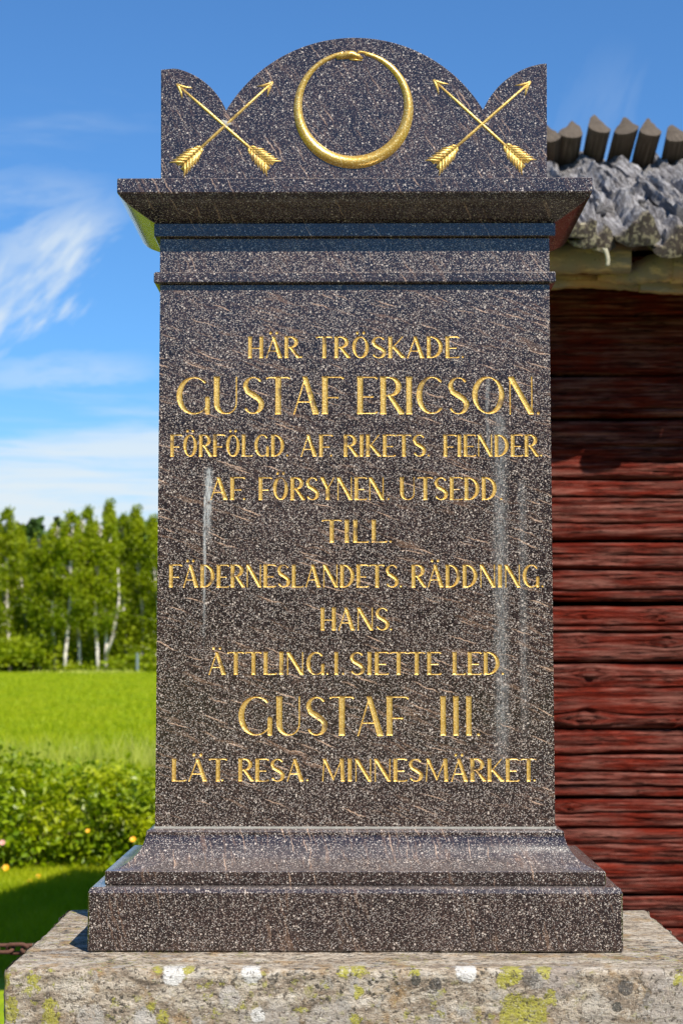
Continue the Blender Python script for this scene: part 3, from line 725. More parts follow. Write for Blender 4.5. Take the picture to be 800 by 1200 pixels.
def tube(V, Fc, pts, rad, seg=6):
    b0 = len(V)
    for i, (p, r) in enumerate(zip(pts, rad)):
        a = Vector(pts[max(0, i - 1)]); b_ = Vector(pts[min(len(pts) - 1, i + 1)]); d = (b_ - a).normalized()
        u = d.orthogonal().normalized() if abs(d.z) > .9 else d.cross(Vector((0, 0, 1))).normalized(); v = d.cross(u)
        if abs(d.z) > .9: u = (Vector((1, 0, 0)) - d * d.x).normalized(); v = d.cross(u)
        for k in range(seg):
            q = Vector(p) + (u * math.cos(2 * math.pi * k / seg) + v * math.sin(2 * math.pi * k / seg)) * r; V.append(tuple(q))
    for i in range(len(pts) - 1):
        for k in range(seg):
            a = b0 + i * seg + k; b_ = b0 + i * seg + (k + 1) % seg; Fc.append((a, b_, b_ + seg, a + seg))
    Fc.append(tuple(b0 + k for k in reversed(range(seg)))); Fc.append(tuple(b0 + (len(pts) - 1) * seg + k for k in range(seg)))
HY0 = 12.45
hd = empty('hedge', (-2.4, HY0 + .6, 0)); tag(hd, 'low leafy green hedge between the lawn and the meadow', 'hedge')
# shoots with leaves spread over an uneven body
pts = []; SVt, SFt = [], []
ncl = 1500
for k in range(ncl):
    x = random.uniform(-5.2, -.35); hx = .655 + .09 * math.sin(x * 2.3 + 1) + .05 * math.sin(x * 6.1)
    u = random.random(); y = HY0 + 1.15 * u
    prof_h = hx * (1 - .35 * abs(2 * u - 1) ** 3)
    # shell biased
    if random.random() < .45: z = prof_h * random.uniform(.85, 1.04)
    else: z = prof_h * random.uniform(.05, .9); y = HY0 + random.choice([random.uniform(-.08, .18), random.uniform(-.05, .3), 1.15 * u]) + (.10 * (z / hx))
    r = random.uniform(.05, .10); mcount = 20
    c = np.array([x, y, z]) + np.random.randn(mcount, 3) * r * np.array([1, .8, .8]); c[:, 2] = np.maximum(c[:, 2], .02)
    pts.append(c)
    if k % 4 == 0: tube(SVt, SFt, [(x * 1 + random.uniform(-.1, .1), HY0 + .55 + random.uniform(-.3, .3), 0), (x, (y + HY0 + .5) / 2, z * .6), (x, y, z)], [.008, .006, .003], 4)
o = leaves('foliage', np.vstack(pts), .056, M['hedge'], .25, clump=20); child(o, hd)
o = mesh('stems', SVt, SFt, [M['twig']]); child(o, hd)

# ================================================================== FLOWERS
m, t = mat('yellow_petal'); b = principled(t, Base_Color=(.85, .42, .01, 1), Roughness=.5); finish(t, b); M['petal'] = m
m, t = mat('pink_petal'); b = principled(t, Base_Color=(.62, .30, .28, 1), Roughness=.5); finish(t, b); M['pink'] = m
def flower(px, py, Y, label, material, r=.022):
    c = at(px, py, Y); e = empty('wildflower', (c.x, Y, 0)); tag(e, label, 'flower', 'flowers in front of the hedge')
    V, Fc = [], []; tube(V, Fc, [(0, 0, 0), (.01, -.005, c.z * .5), (0, 0, c.z)], [.0025, .002, .002], 5); mesh('stalk', V, Fc, [M['grass']], e)
    for k in range(6):
        V, Fc = [], []; a = k * math.pi / 3; ca, sa = math.cos(a), math.sin(a)
        for (u, v, q) in ((0, 0, 0), (.5, .45, .15), (1, .38, .45), (1.1, 0, .42), (1, -.38, .45), (.5, -.45, .15)):
            x, y = u * r * ca - v * r * sa, u * r * sa + v * r * ca
            V.append((x, -q * r * .8 - .002 + y * .55, c.z + y * .83 + q * r * .4))
        Fc = [(0, 1, 2, 3), (0, 3, 4, 5)]; mesh('petal', V, Fc, [material], e)
    V, Fc = [], []; tube(V, Fc, [(0, 0, c.z - .004), (0, -.008, c.z + .002)], [r * .35, r * .22], 6); mesh('flower_centre', V, Fc, [M['petal']], e)
flower(7, 1018, 12.4, 'yellow flower nearest the left edge of the photo, large and low by the hedge foot', M['petal'], .026)
flower(36, 1034, 11.9, 'yellow flower standing lowest in the lit lawn strip before the hedge', M['petal'], .022)
flower(45, 1028, 12.1, 'yellow flower just right of and above the lowest one in the lawn', M['petal'], .020)
flower(76, 1028, 12.1, 'small yellow flower alone in the lit grass right of the pair', M['petal'], .016)
flower(156, 984, 12.28, 'orange yellow flower high in the shaded end of the hedge beside the memorial', M['petal'], .020)
flower(103, 974, 12.28, 'small dull yellow flower in mid hedge height, left of the orange one', M['petal'], .014)
flower(3, 988, 12.28, 'pale pink flower at the left edge in front of the hedge', M['pink'], .020)

# ================================================================== FOREST
M['birch_leaf'] = foliage_mat('birch_leaf', (.08, .145, .002), (.26, .335, .003), (.38, .41, .008), .5, .35)
M['spruce_leaf'] = foliage_mat('spruce_needles', (.02, .055, .012), (.05, .10, .015), (.06, .11, .012), .15, .5)
m, t = mat('birch_bark'); P = t.new('ShaderNodeTexCoord').outputs['Object']
b = principled(t, Base_Color=t.mix(t.mapr(t.noise(t.mapping(P, scale=(3, 3, 2.0)), 1.0, 4, .7), .50, .60), (.72, .66, .58), (.10, .08, .06)), Roughness=.8); finish(t, b); M['birch_bark'] = m
m, t = mat('spruce_bark'); b = principled(t, Base_Color=(.10, .07, .05, 1), Roughness=.9); finish(t, b); M['spruce_bark'] = m
def birch_data(seed, H, lean, fork=False, crown0=.28, wid=1.5):
    random.seed(seed); np.random.seed(seed)
    V, Fc = [], []; tr = []
    for k in range(9):
        u = k / 8; tr.append((lean * u * u * H * .1 + .12 * math.sin(u * 7 + seed), .1 * math.sin(u * 5 + seed * 2), H * .97 * u))
    rads = [.125 * (1 - .88 * (k / 8)) + .015 for k in range(9)]
    tube(V, Fc, tr, rads, 8)
    if fork: tube(V, Fc, [(tr[1][0], 0, tr[1][2]), (tr[1][0] + .5, 0, tr[1][2] + H * .14), (tr[1][0] + .9, .1, tr[1][2] + H * .38), (tr[1][0] + .8, .1, tr[1][2] + H * .6)], [.13, .11, .08, .03], 8)
    LV_, LF_ = [], []; P_ = []
    for k in range(44):
        u = crown0 + (1 - crown0) * (k + random.random()) / 44
        z = H * u; i = min(7, int(u / .97 * 8)); tx, ty = tr[i][0], tr[i][1]
        s = (u - crown0) / (1 - crown0)
        R = wid * min(1, s * 3.5 + .45) * (1 - s) ** .62 * random.uniform(.45, 1.25) + .10
        a = random.random() * 2 * math.pi
        e = (tx + R * math.cos(a), ty + R * math.sin(a), z + R * .25)
        tube(LV_, LF_, [(tx, ty, z - R * .3), ((tx + e[0]) / 2, (ty + e[1]) / 2, z + R * .12), e], [.045, .028, .01], 4)
        for q in range(3):
            f_ = .35 + .33 * q; c = np.array([tx + (e[0] - tx) * f_, ty + (e[1] - ty) * f_, z + R * .2 * f_ - .15 * (q == 2)])
            mcount = int(44 + 22 * random.random()); P_.append(c + np.random.randn(mcount, 3) * np.array([.27, .27, .32]) * (1.0 if s < .85 else .6))
    P_ = np.vstack(P_)
    for k in range(3):
        z0_ = H * (crown0 + .05 + .24 * k + .05 * random.random()); dz0 = H * random.uniform(.07, .13); tx = np.interp(P_[:, 2], [q[2] for q in tr], [q[0] for q in tr])
        P_ = P_[~((P_[:, 2] > z0_) & (P_[:, 2] < z0_ + dz0) & (np.abs(P_[:, 0] - tx) < .24))]
    return (V, Fc), (LV_, LF_), P_
def make_birch(seed, H, lean, fork=False, crown0=.28, wid=1.5):
    (V, Fc), (LV_, LF_), P_ = birch_data(seed, H, lean, fork, crown0, wid)
    e = empty('birch_tree'); mesh('trunk', V, Fc, [M['birch_bark']], e, smooth=True); mesh('limbs', LV_, LF_, [M['birch_bark']], e)['kind'] = 'stuff'; leaves('crown', P_, .155, M['birch_leaf'], .2, e, fold=False, clump=55); return e
def make_spruce(seed, H):
    random.seed(seed); np.random.seed(seed); V, Fc = [], []
    tube(V, Fc, [(0, 0, 0), (0, 0, H * .5), (0, 0, H)], [.18, .11, .015], 7); P_ = []
    for k in range(40):
        u = .08 + .92 * k / 40; z = H * u; R = (1 - u) * H * .16 + .12
        for j in range(9):
            a = random.random() * 6.283; nn = 11
            rr = np.linspace(.1, 1, nn) * R * random.uniform(.7, 1.1)
            P_.append(np.stack([rr * math.cos(a), rr * math.sin(a), z - rr * .35 + .1 * np.random.randn(nn)], -1) + np.random.randn(nn, 3) * .07)
    e = empty('spruce_tree'); mesh('trunk', V, Fc, [M['spruce_bark']], e); leaves('crown', np.vstack(P_), .22, M['spruce_leaf'], .6, e, fold=False); return e
def copy_tree(o):
    c = o.copy(); COL.objects.link(c)
    for ch in list(o.children):
        d = ch.copy(); COL.objects.link(d); d.parent = c
    return c
protos = [make_birch(11, 11.6, .4, crown0=.32, wid=1.35), make_birch(12, 11.0, -.5, crown0=.06, wid=1.5), make_birch(13, 11.6, .3, True, .30, 1.4), make_birch(14, 10.6, .1, crown0=.34, wid=1.2)]
sp_protos = [make_spruce(21, 12.0), make_spruce(22, 11.4)]
used = set()
def place(pro, key, px, Y, top, rz, label, group):
    o = pro if key not in used else copy_tree(pro); used.add(key)
    g0 = on_ground(px, 780 + 0, 0)
    x = at(px, 763, Y).x; H = at(px, top, Y).z
    H0 = [11.6, 11.0, 11.6, 10.6][key] if key < 4 else [12.0, 11.4][key - 4]
    s = H / H0; o.location = (x, Y, 0); o.scale = (1.0, 1.0, s); o.rotation_euler = (0, 0, (math.pi if int(rz * 10) % 2 else 0) + (rz % .3) - .15)
    tag(o, label, 'birch' if key < 4 else 'spruce', group); return o
BG = 'birches along the far edge of the meadow'
TREES = [
 (0, 10, 121, 599, .3, 'tall birch at the far left of the wood, slim pointed top above its neighbours'),
 (1, -14, 119, 612, 1.2, 'bushy birch cut by the left edge of the photo'),
 (1, 29, 123, 622, 2.0, 'lower rounded birch beside the dark spruce left of the wood'),
 (3, 48, 119, 628, .9, 'lowest birch of the front row, between the two dark spruces'),
 (3, 63, 118, 614, 3.0, 'thin birch whose pale trunk shows left of the straight white one'),
 (0, 78, 116.8, 603, 4.0, 'birch with the straight white trunk standing clear at the meadow edge'),
 (3, 92, 118.4, 606, 1.0, 'birch in the back of the wood right of the straight white trunk'),
 (0, 104, 126, 598, 5.1, 'narrow birch with a thin spire in the middle of the wood'),
 (3, 113, 117.2, 612, 2.2, 'birch with the long bare white trunk in the dark gap of the wood'),
 (2, 122, 117.5, 618, 0.0, 'birch with the bent forked white trunk right of the dark gap'),
 (1, 134, 125, 591, 4.4, 'tallest broad birch topping the wood in the right part'),
 (0, 147, 121, 606, 2.7, 'birch between the tallest one and the grey pole'),
 (1, 166, 120, 598, 5.6, 'dense birch behind the grey pole beside the memorial'),
 (1, 186, 119, 609, .2, 'birch half hidden by the left edge of the memorial shaft'),
 (2, -34, 121, 604, 3.3, 'birch just outside the left edge of the view'),
 (0, 205, 122, 602, 1.9, 'birch hidden behind the memorial shaft, first to its left side'),
]
for k, px, Y, top, rz, lab in TREES: place(protos[k], k, px, Y, top, rz, lab, BG)
for k, px, Y, top, lab in [(4, 37, 131, 606, 'dark spruce with a pointed top, left one rising behind the birches'), (5, 65, 132, 605, 'dark spruce, right one of the pair rising behind the birches'), (4, 155, 134, 606, 'dark spruce rising faintly behind the birches near the memorial')]:
    place(sp_protos[k - 4], k, px, Y, top, px * .3, lab, 'dark spruces behind the birches')
# undergrowth and the mass of the wood behind
random.seed(5); np.random.seed(5); P_ = []
for k in range(520):
    Y = random.uniform(120, 136); x = random.uniform(-.27, .02) * Y
    if k < 120: Y = random.uniform(117.2, 120); x = random.uniform(-.27, -.178) * Y if k < 60 else random.uniform(-.178, .02) * Y
    H = random.uniform(.3, .7) if 60 <= k < 120 else random.uniform(1.5, 3.4) if Y < 124 else random.uniform(4, 9)
    mcount = 110; q = np.random.randn(mcount, 3) * np.array([.8, .8, .28 * H / 2]); q[:, 2] += H * .5 + random.random(); P_.append(q + np.array([x, Y, 0]))
P_ = np.vstack(P_); P_[:, 2] = np.maximum(P_[:, 2], .1)
o = leaves('woodland', P_, .21, M['birch_leaf'], .2, None, False); tag(o, 'dense green undergrowth filling the wood between the birch trunks', 'woodland', kind='stuff')
P_ = []
for k in range(900):
    Y = random.uniform(137, 190); x = random.uniform(-.34, .30) * Y; H = random.uniform(9.5, 12.0) * Y / 140
    for z in np.linspace(.06, 1, 16):
        rr = (1 - z) * 1.7 + .2; q = np.random.randn(8, 3) * np.array([rr * .6, rr * .6, .3]); P_.append(q + np.array([x, Y, z * H]))
for k in range(760):     # unseen wood added behind the viewer to darken the stone's reflections
    a = random.uniform(math.radians(-205), math.radians(25)); R_ = random.uniform(62, 84); H = random.uniform(12, 17)
    for z in np.linspace(.04, 1, 12):
        rr = (1 - z) * 2.2 + .3; q = np.random.randn(7, 3) * np.array([rr * .6, rr * .6, .45]); P_.append(q + np.array([R_ * math.cos(a), R_ * math.sin(a), z * H]))
o = leaves('distant_forest', np.vstack(P_), .75, M['spruce_leaf'], .2, None, False); tag(o, 'dark distant spruce forest closing the view behind the birches, plus an added unseen belt behind the viewer', 'forest', kind='stuff')
# pole in the meadow edge
m, t = mat('grey_pole'); P = t.new('ShaderNodeTexCoord').outputs['Object']; b = principled(t, Base_Color=t.mix(t.noise(P, 4, 3), (.12, .17, .18), (.20, .25, .26)), Roughness=.7); finish(t, b)
pc = at(161, 763, 116); V, Fc = [], []; tube(V, Fc, [(0, 0, 0), (0, 0, 1.4)], [.10, .09], 10); tube(V, Fc, [(0, 0, 1.4), (0, 0, 1.5)], [.12, .10], 10)
o = mesh('marker_post', V, Fc, [m]); o.location = (pc.x, 116, 0); tag(o, 'short grey blue post at the meadow edge beside the birches', 'post')

# ================================================================== BARN
random.seed(31); np.random.seed(31)
YW = 6.5; XL, XR = -.52, 4.6
m, t = mat('falu_red_timber'); UV = t.new('ShaderNodeUVMap', uv_map='UVMap').outputs[0]; P = t.new('ShaderNodeTexCoord').outputs['Object']
gr = t.new('ShaderNodeAttribute', attribute_name='proud').outputs['Fac']
f1 = t.noise(t.mapping(UV, scale=(2.2, 60, 1)), 1.0, 6, .65); f2 = t.noise(t.mapping(UV, scale=(7, 260, 1)), 1.0, 5, .7); f3 = t.noise(t.mapping(UV, scale=(3.5, 13, 1)), 1.0, 5, .6)
c = t.ramp(t.math('ADD', t.math('MULTIPLY', f2, .6), t.math('MULTIPLY', f1, .4)), [(.30, (.022, .004, .003)), (.44, (.11, .012, .007)), (.55, (.22, .026, .013)), (.70, (.32, .055, .030))])
wear = t.math('MULTIPLY', t.mapr(t.math('ADD', t.math('MULTIPLY', f3, .55), t.math('MULTIPLY', f1, .45)), .42, .60), t.mapr(f2, .36, .55, .35, 1.0))
c = t.mix(t.math('MULTIPLY', wear, .72), c, t.mix(t.mapr(f1, .35, .65), (.12, .060, .048), (.38, .185, .145)))
dkm = t.mapr(t.noise(t.mapping(UV, (4, 2, 0), scale=(5, 110, 1)), 1.0, 5, .7), .56, .63, 0, .85)
c = t.mix(dkm, c, (.03, .010, .008))
rg = t.math('ABSOLUTE', t.math('SUBTRACT', t.noise(t.mapping(UV, (9, 4, 0), scale=(1.6, 42, 1)), 1.0, 4, .6), .5))
c = t.mix(t.math('MULTIPLY', t.mapr(rg, .016, .004), .85), c, (.02, .007, .005))
rg2 = t.math('ABSOLUTE', t.math('SUBTRACT', t.noise(t.mapping(UV, (1, 7, 0), scale=(3.5, 120, 1)), 1.0, 3, .6), .5))
c = t.mix(t.math('MULTIPLY', t.mapr(rg2, .02, .004), .5), c, (.05, .012, .008))
hh = t.math('ADD', t.math('ADD', f2, t.math('MULTIPLY', f1, .8)), t.mapr(rg, 0, .03, -.5, .0))
b = principled(t, Base_Color=c, Roughness=.95, Specular_IOR_Level=.04, Normal=t.bump(hh, 1.0, .014)); finish(t, b); M['red'] = m
def z_of(py): return at(730, py, YW).z
bounds = [338, 367, 439, 490, 562, 634, 667, 708, 777, 855, 906, 936, 971, 1012, 1050, 1088, 1130, 1165, 1205, 1240]
cracks = {338: [], 367: [(403, .9)], 439: [(478, .7)], 490: [(523, .8), (541, .5)], 562: [(583, .6), (612, .7)], 634: [(650, .4)], 667: [(692, .8)], 708: [(741, 1.0), (733, .4)], 777: [(806, .8), (838, .9)], 855: [(885, 1.0)], 906: [(922, .4)], 936: [(953, .5)], 971: [(990, .4)], 1012: [(1030, .5)], 1050: [(1068, .5)], 1088: []}
knots = [(685, 721), (775, 724), (680, 751), (780, 753), (692, 790), (686, 843), (789, 845), (668, 945)]
barn = empty('timber_barn', (1.5, 8.07, 0)); tag(barn, 'red log barn with rough grey split-log roof behind the memorial', 'barn')
zs = [z_of(b_) for b_ in bounds]
while zs[-1] > .25: zs.append(zs[-1] - .125)
def make_log(zt, zb, cr, x0, x1, seed, dx_=.012, dz_=.0036, tilt=0.0, kn=(), name='log'):
    nx = int((x1 - x0) / dx_); nz = max(8, int((zt - zb) / dz_))
    U = np.linspace(x0, x1, nx)[:, None]; Vv = np.linspace(0, 1, nz)[None, :]
    edge_t = zt + .007 * vnoise(U * 2.2, U * 0 + seed, seed, 4) + tilt * (U - 1); edge_b = zb + .007 * vnoise(U * 2.2, U * 0 + seed + 1, seed + 40, 4) + tilt * (U - 1)
    Z = edge_b + (edge_t - edge_b) * Vv + 0 * U
    Xg = U + 0 * Vv
    fib = Z.copy()                                     # fibre coordinate bends round the knots
    kb = np.zeros_like(Z)
    for kx, kz, kr in kn:
        ddx, ddz = (Xg - kx) / (kr * 2.6), (Z - kz) / (kr * 1.3); g_ = np.exp(-(ddx ** 2 + ddz ** 2))
        fib = fib - g_ * np.sign(Z - kz) * kr * .8
        rr = np.hypot(Xg - kx, Z - kz) / kr
        kb += .8 * .012 * np.exp(-(rr / .8) ** 2) - .012 * np.exp(-((rr - 1.0) / .25) ** 2) + .004 * np.exp(-((rr - 1.5) / .4) ** 2)
    prof = .026 * (1 - np.abs(2 * Vv - 1) ** 13) - .008
    rel = vnoise(Xg * 2.2, fib * 75, seed, 5, .62) * .0095 + vnoise(Xg * 9, fib * 260, seed + 3, 3, .6) * .0035 + vnoise(Xg * 3, Z * 9, seed + 8, 3) * .012
    for cz, dep in cr:
        lz = cz + .010 * vnoise(U * 1.7, U * 0 + 3, seed + int(cz * 100), 4) + .003 * vnoise(U * 12, U * 0, seed + 2, 3)
        stg = np.clip(.6 + .9 * vnoise(U * 1.6, U * 0 + 9, seed + 77, 2), 0, 1) * dep
        rel = rel - stg * .042 * np.exp(-((fib - lz) / .0042) ** 2)
    Yy = YW + .02 - prof - rel - kb
    V = np.stack([Xg, Yy, Z], -1).reshape(-1, 3); Fc = grid_faces(nx, nz)
    b0 = len(V); back = []
    Vl = V.tolist()
    # solid body: top, bottom, ends and back
    def strip(idx):
        s0 = len(Vl)
        for i in idx: Vl.append([Vl[i][0], YW + .17, Vl[i][2]])
        return s0
    fl_ = Fc.tolist()
    bot = [i * nz for i in range(nx)]; top = [i * nz + nz - 1 for i in range(nx)]
    sb = strip(bot); st = strip(top)
    for i in range(nx - 1):
        fl_.append([bot[i + 1], bot[i], sb + i, sb + i + 1]); fl_.append([top[i], top[i + 1], st + i + 1, st + i]); fl_.append([sb + i + 1, sb + i, st + i, st + i + 1])
    fl_.append([bot[0]] + [j for j in range(1, nz)] + [st, sb])
    fl_.append([sb + nx - 1, st + nx - 1] + [(nx - 1) * nz + j for j in range(nz - 1, -1, -1)])
    uv = np.stack([np.array([v[0] for v in Vl]), np.array([v[2] for v in Vl])], -1); uv[:nx * nz, 1] = fib.ravel(); uv[:, 1] += seed * .37; uv[:, 0] += seed * 1.7
    o = mesh(name, Vl, fl_, [M['red']], smooth=True, uv=uv); child(o, barn); return o
for i in range(len(zs) - 1):
    GAP = {634: .007, 708: .010, 777: .005, 855: .004, 936: .005, 1050: .008, 490: .006, 439: .004}; g_t = GAP.get(bounds[i] if i < len(bounds) else 0, .001); g_b = GAP.get(bounds[i + 1] if i + 1 < len(bounds) else 0, .001)
    zt, zb = zs[i] - g_t, zs[i + 1] + g_b
    cr = [(z_of(p), d_) for p, d_ in cracks.get(bounds[i] if i < len(bounds) else -1, [])]
    kn = [(at(x, y, YW).x, at(x, y, YW).z, (.034 if (x, y) == (686, 843) else .026 if (x, y) == (692, 790) else random.uniform(.012, .02))) for x, y in knots if zb < at(x, y, YW).z < zt]
    kn += [(random.uniform(XL, XR), random.uniform(zb + .03, zt - .03), .015) for _ in range(1)]
    make_log(zt, zb, cr, XL, XR, 50 + i, tilt=random.uniform(-.006, .002) if i else 0, kn=kn)
# gable and back walls: coarse logs
YB = 9.64
def box(name, x0, x1, y0, y1, z0, z1, material, parent):
    V = [(x, y, z) for z in (z0, z1) for y in (y0, y1) for x in (x0, x1)]
    o = mesh(name, V, [(0, 2, 3, 1), (4, 5, 7, 6), (0, 1, 5, 4), (1, 3, 7, 5), (3, 2, 6, 7), (2, 0, 4, 6)], [material], uv=[(v[0] + v[1], v[2]) for v in V]); child(o, parent)
    md = o.modifiers.new('soft', 'BEVEL'); md.width = .03; md.segments = 2; return o
zz_ = .02; k = 0
while zz_ < 3.0:
    hh_ = .2
    for xx in (XL, XR - .18): box('log', xx + .001, xx + .18, YW + .19, YB, zz_, zz_ + hh_ - .004, M['red'], barn)
    box('log', XL - .1, XR + .1, YB + .002, YB + .18, zz_ + .06, zz_ + .06 + hh_ - .004, M['red'], barn)
    zz_ += hh_
SLOPE_R = .45; YE = 5.93; YR = 8.07; ZE = at(755, 281, YE).z; ZR = ZE + SLOPE_R * (YR - YE)
# gable triangle logs
z_ = 3.0
while z_ < ZR - .25:
    yy0 = YE + (z_ + .2 - ZE) / SLOPE_R + .12; yy1 = 2 * YR - yy0
    if yy1 - yy0 > .2:
        for xx in (XL, XR - .18): box('log', xx + .001, xx + .18, yy0, yy1, z_ + .005, z_ + .2, M['red'], barn)
    z_ += .2
# sill stones
for k in range(9): o = rough_box('foundation_stone', XL + k * .58, XL + k * .58 + .5, YW - .02, YW + .3, -.05, zs[-1] - .004, M['granite'], .05, .015, .04, 60 + k); child(o, barn)
# --- materials of the roof
m, t = mat('weathered_grey_wood'); P = t.new('ShaderNodeTexCoord').outputs['Object']; UV = t.new('ShaderNodeUVMap', uv_map='UVMap').outputs[0]
a1 = t.noise(t.mapping(UV, scale=(5, 60, 1)), 1.0, 6, .7); a2 = t.noise(P, 14, 5, .65); a3 = t.noise(t.mapping(UV, scale=(14, 260, 1)), 1.0, 4, .7)
c = t.ramp(a1, [(.30, (.05, .047, .047)), (.45, (.17, .16, .16)), (.56, (.33, .32, .325)), (.72, (.52, .51, .515))])
c = t.mix(t.mapr(a3, .55, .7, 0, .7), c, (.05, .045, .04))
endm = t.new('ShaderNodeAttribute', attribute_name='lich').outputs['Fac']
li = t.math('MULTIPLY', endm, t.mapr(t.noise(P, 42, 5, .75), .50, .58))
c = t.mix(t.math('MULTIPLY', endm, .85), c, (.065, .048, .036)); c = t.mix(li, c, t.mix(t.noise(P, 25, 3), (.22, .185, .10), (.54, .49, .36)))
b = principled(t, Base_Color=c, Roughness=.95, Specular_IOR_Level=.12, Normal=t.bump(t.math('ADD', a1, t.math('MULTIPLY', a3, .6)), .9, .015)); finish(t, b); M['roofwood'] = m
m, t = mat('brown_end_wood'); P = t.new('ShaderNodeTexCoord').outputs['Object']; UV = t.new('ShaderNodeUVMap', uv_map='UVMap').outputs[0]
a1 = t.noise(t.mapping(UV, scale=(4, 90, 1)), 1.0, 5, .7); c = t.ramp(a1, [(.3, (.045, .034, .028)), (.55, (.12, .095, .078)), (.8, (.24, .20, .17))])
endm = t.new('ShaderNodeAttribute', attribute_name='lich').outputs['Fac']; c = t.mix(t.math('MULTIPLY', endm, .6), c, t.mix(t.noise(P, 40, 4), (.07, .056, .046), (.17, .145, .12)))
b = principled(t, Base_Color=c, Roughness=.95, Specular_IOR_Level=.1, Normal=t.bump(a1, .8, .01)); finish(t, b); M['ridgewood'] = m
m, t = mat('old_bark'); P = t.new('ShaderNodeTexCoord').outputs['Object']
a1 = t.noise(t.mapping(P, scale=(7, 30, 30)), 1.0, 5, .6); a2 = t.noise(P, 5, 3); a3 = t.noise(P, 90, 4, .7)
c = t.mix(t.mapr(a2, .35, .65), (.46, .26, .13), (.26, .22, .19)); c = t.mix(t.mapr(a1, .5, .68), c, (.60, .44, .27)); c = t.mix(t.mapr(a3, .60, .68, 0, .8), c, (.08, .06, .04))
b = principled(t, Base_Color=c, Roughness=.8, Normal=t.bump(a1, .5, .01)); finish(t, b); M['bark'] = m
def roof_log(x, wd, L, y_end, z_end, dirn, ht, seed, material, lich_len, rough_amp, skew=0.0, ds=.022):
    """split log lying on the slope: round side down, wedge side up. Starts at (x, y_end, z_end) and runs up dirn (unit, x,y,z)"""
    rs_ = random.Random(seed); n = 18; ns = max(6, int(L / ds))
    d = Vector(dirn).normalized(); up = Vector((1, 0, 0)).cross(d); up = up if up.z > 0 else -up
    pk_ = rs_.uniform(-.22, .22); sec = []
    for k in range(n):
        if k < 9: a = math.pi + k / 8 * math.pi; sec.append((math.cos(a) * .5, math.sin(a) * .33))          # round belly
        else:
            u = (k - 8) / 10; xx = .5 - u; pkh = .80
            hgt_ = pkh * (1 - abs(xx - pk_) / (.5 + abs(pk_))) ** 1.15 if abs(xx - pk_) < .5 + abs(pk_) else 0; sec.append((xx, max(.02, hgt_)))
    sec = np.array(sec) * np.array([wd, ht])
    S = np.linspace(0, L, ns); A = np.arange(n)
    ph = np.arctan2(sec[:, 1] + 1e-4, sec[:, 0])
    nz1 = vnoise(S[:, None] * 4.6, A[None, :] * .7 + seed, seed, 4, .6) * rough_amp * 1.3 + vnoise(S[:, None] * 19, A[None, :] * 1.2 + seed, seed + 4, 3, .6) * rough_amp * .6
    step = vnoise(S[:, None] * 3.2, A[None, :] * .35, seed + 8, 2); nz1 = nz1 + np.where(step > .15, -rough_amp * .8, 0) + np.where(step < -.35, rough_amp * .5, 0)
    nz1[:, :9] *= .35
    bend = .02 * np.sin(S * 2 + seed)
    V = []
    ln_ = np.hypot(sec[:, 0], sec[:, 1])[None, :]
    sx2 = sec[None, :, 0] * (1 + nz1 / np.maximum(ln_, .03)); sz2 = sec[None, :, 1] * (1 + nz1 / np.maximum(ln_, .03)) + np.where(A[None, :] >= 9, nz1 * .5, 0)
    cut = rs_.uniform(-.35, .35)
    B = np.array([x, y_end, z_end])
    off = np.where(S[:, None] == 0, sec[None, :, 0] * cut, 0)
    Pn = B[None, None, :] + (S[:, None] + off)[..., None] * np.array(d)[None, None, :] + (sx2 + bend[:, None] + skew * S[:, None])[..., None] * np.array([1, 0, 0]) + sz2[..., None] * np.array(up)
    V = Pn.reshape(-1, 3); Fc = []
    a = np.arange(ns * n).reshape(ns, n); a2_ = np.hstack([a, a[:, :1]])
    Fc = np.stack([a2_[:-1, :-1], a2_[1:, :-1], a2_[1:, 1:], a2_[:-1, 1:]], -1).reshape(-1, 4).tolist()
    # end faces as fans with an uneven centre
    Vl = V.tolist(); c0 = len(Vl); Vl.append((Pn[0].mean(0) - np.array(d) * .008).tolist()); c1 = len(Vl); Vl.append(Pn[-1].mean(0).tolist())
    for k in range(n): Fc.append((k, (k + 1) % n, c0)); Fc.append((int(a[-1, (k + 1) % n]), int(a[-1, k]), c1))
    lich = np.clip(1 - (S[:, None] - lich_len * .4) / lich_len, 0, 1) + 0 * A[None, :]
    if lich_len <= 0: lich = 0 * lich; lich[0] = 1 if lich_len == 0 else 0
    lich = np.concatenate([lich.ravel(), [1 if lich_len >= 0 else 0, 0]])
    per = np.arange(n) / n * (wd * 3)
    uv = np.concatenate([np.stack([S[:, None] + 0 * per[None, :] + seed, per[None, :] + 0 * S[:, None] + seed * .7], -1).reshape(-1, 2), [[seed, seed * .7 + .1], [seed, seed * .7 + .1]]])
    o = mesh('roof_log', Vl, Fc, [material], smooth=True, uv=uv, attr={'lich': lich}); fixn(o); child(o, barn)
    o.data.set_sharp_from_angle(angle=math.radians(38))
    return o
# front slope: ends follow the photograph, then carry on
ends = [(604, 268, .13), (632, 280, .13), (664, 272, .14), (681, 282, .12), (710, 283, .115), (755, 276, .165), (797, 288, .17), (838, 284, .15)]
dF = (0, 1, .425)
xs_ = []
for k, (px, py, wd) in enumerate(ends):
    e = at(px, py, YE); xs_.append(e.x)
    roof_log(e.x, wd, 2.25, YE + random.uniform(-.03, .05), e.z, dF, .105 if wd > .14 else .085, 100 + k, M['roofwood'], .05, .016, ds=.014)
x = xs_[0] - .14; k = 0
while x > -.64: roof_log(x, .15, 2.25, YE, ZE + .0, dF, .08, 140 + k, M['roofwood'], .05, .014, ds=.05); x -= .138; k += 1
x = xs_[-1] + .14
while x < XR + .3: roof_log(x, .15, 2.25, YE, ZE + .0, dF, .08, 160 + k, M['roofwood'], .05, .014, ds=.05); x += .138; k += 1
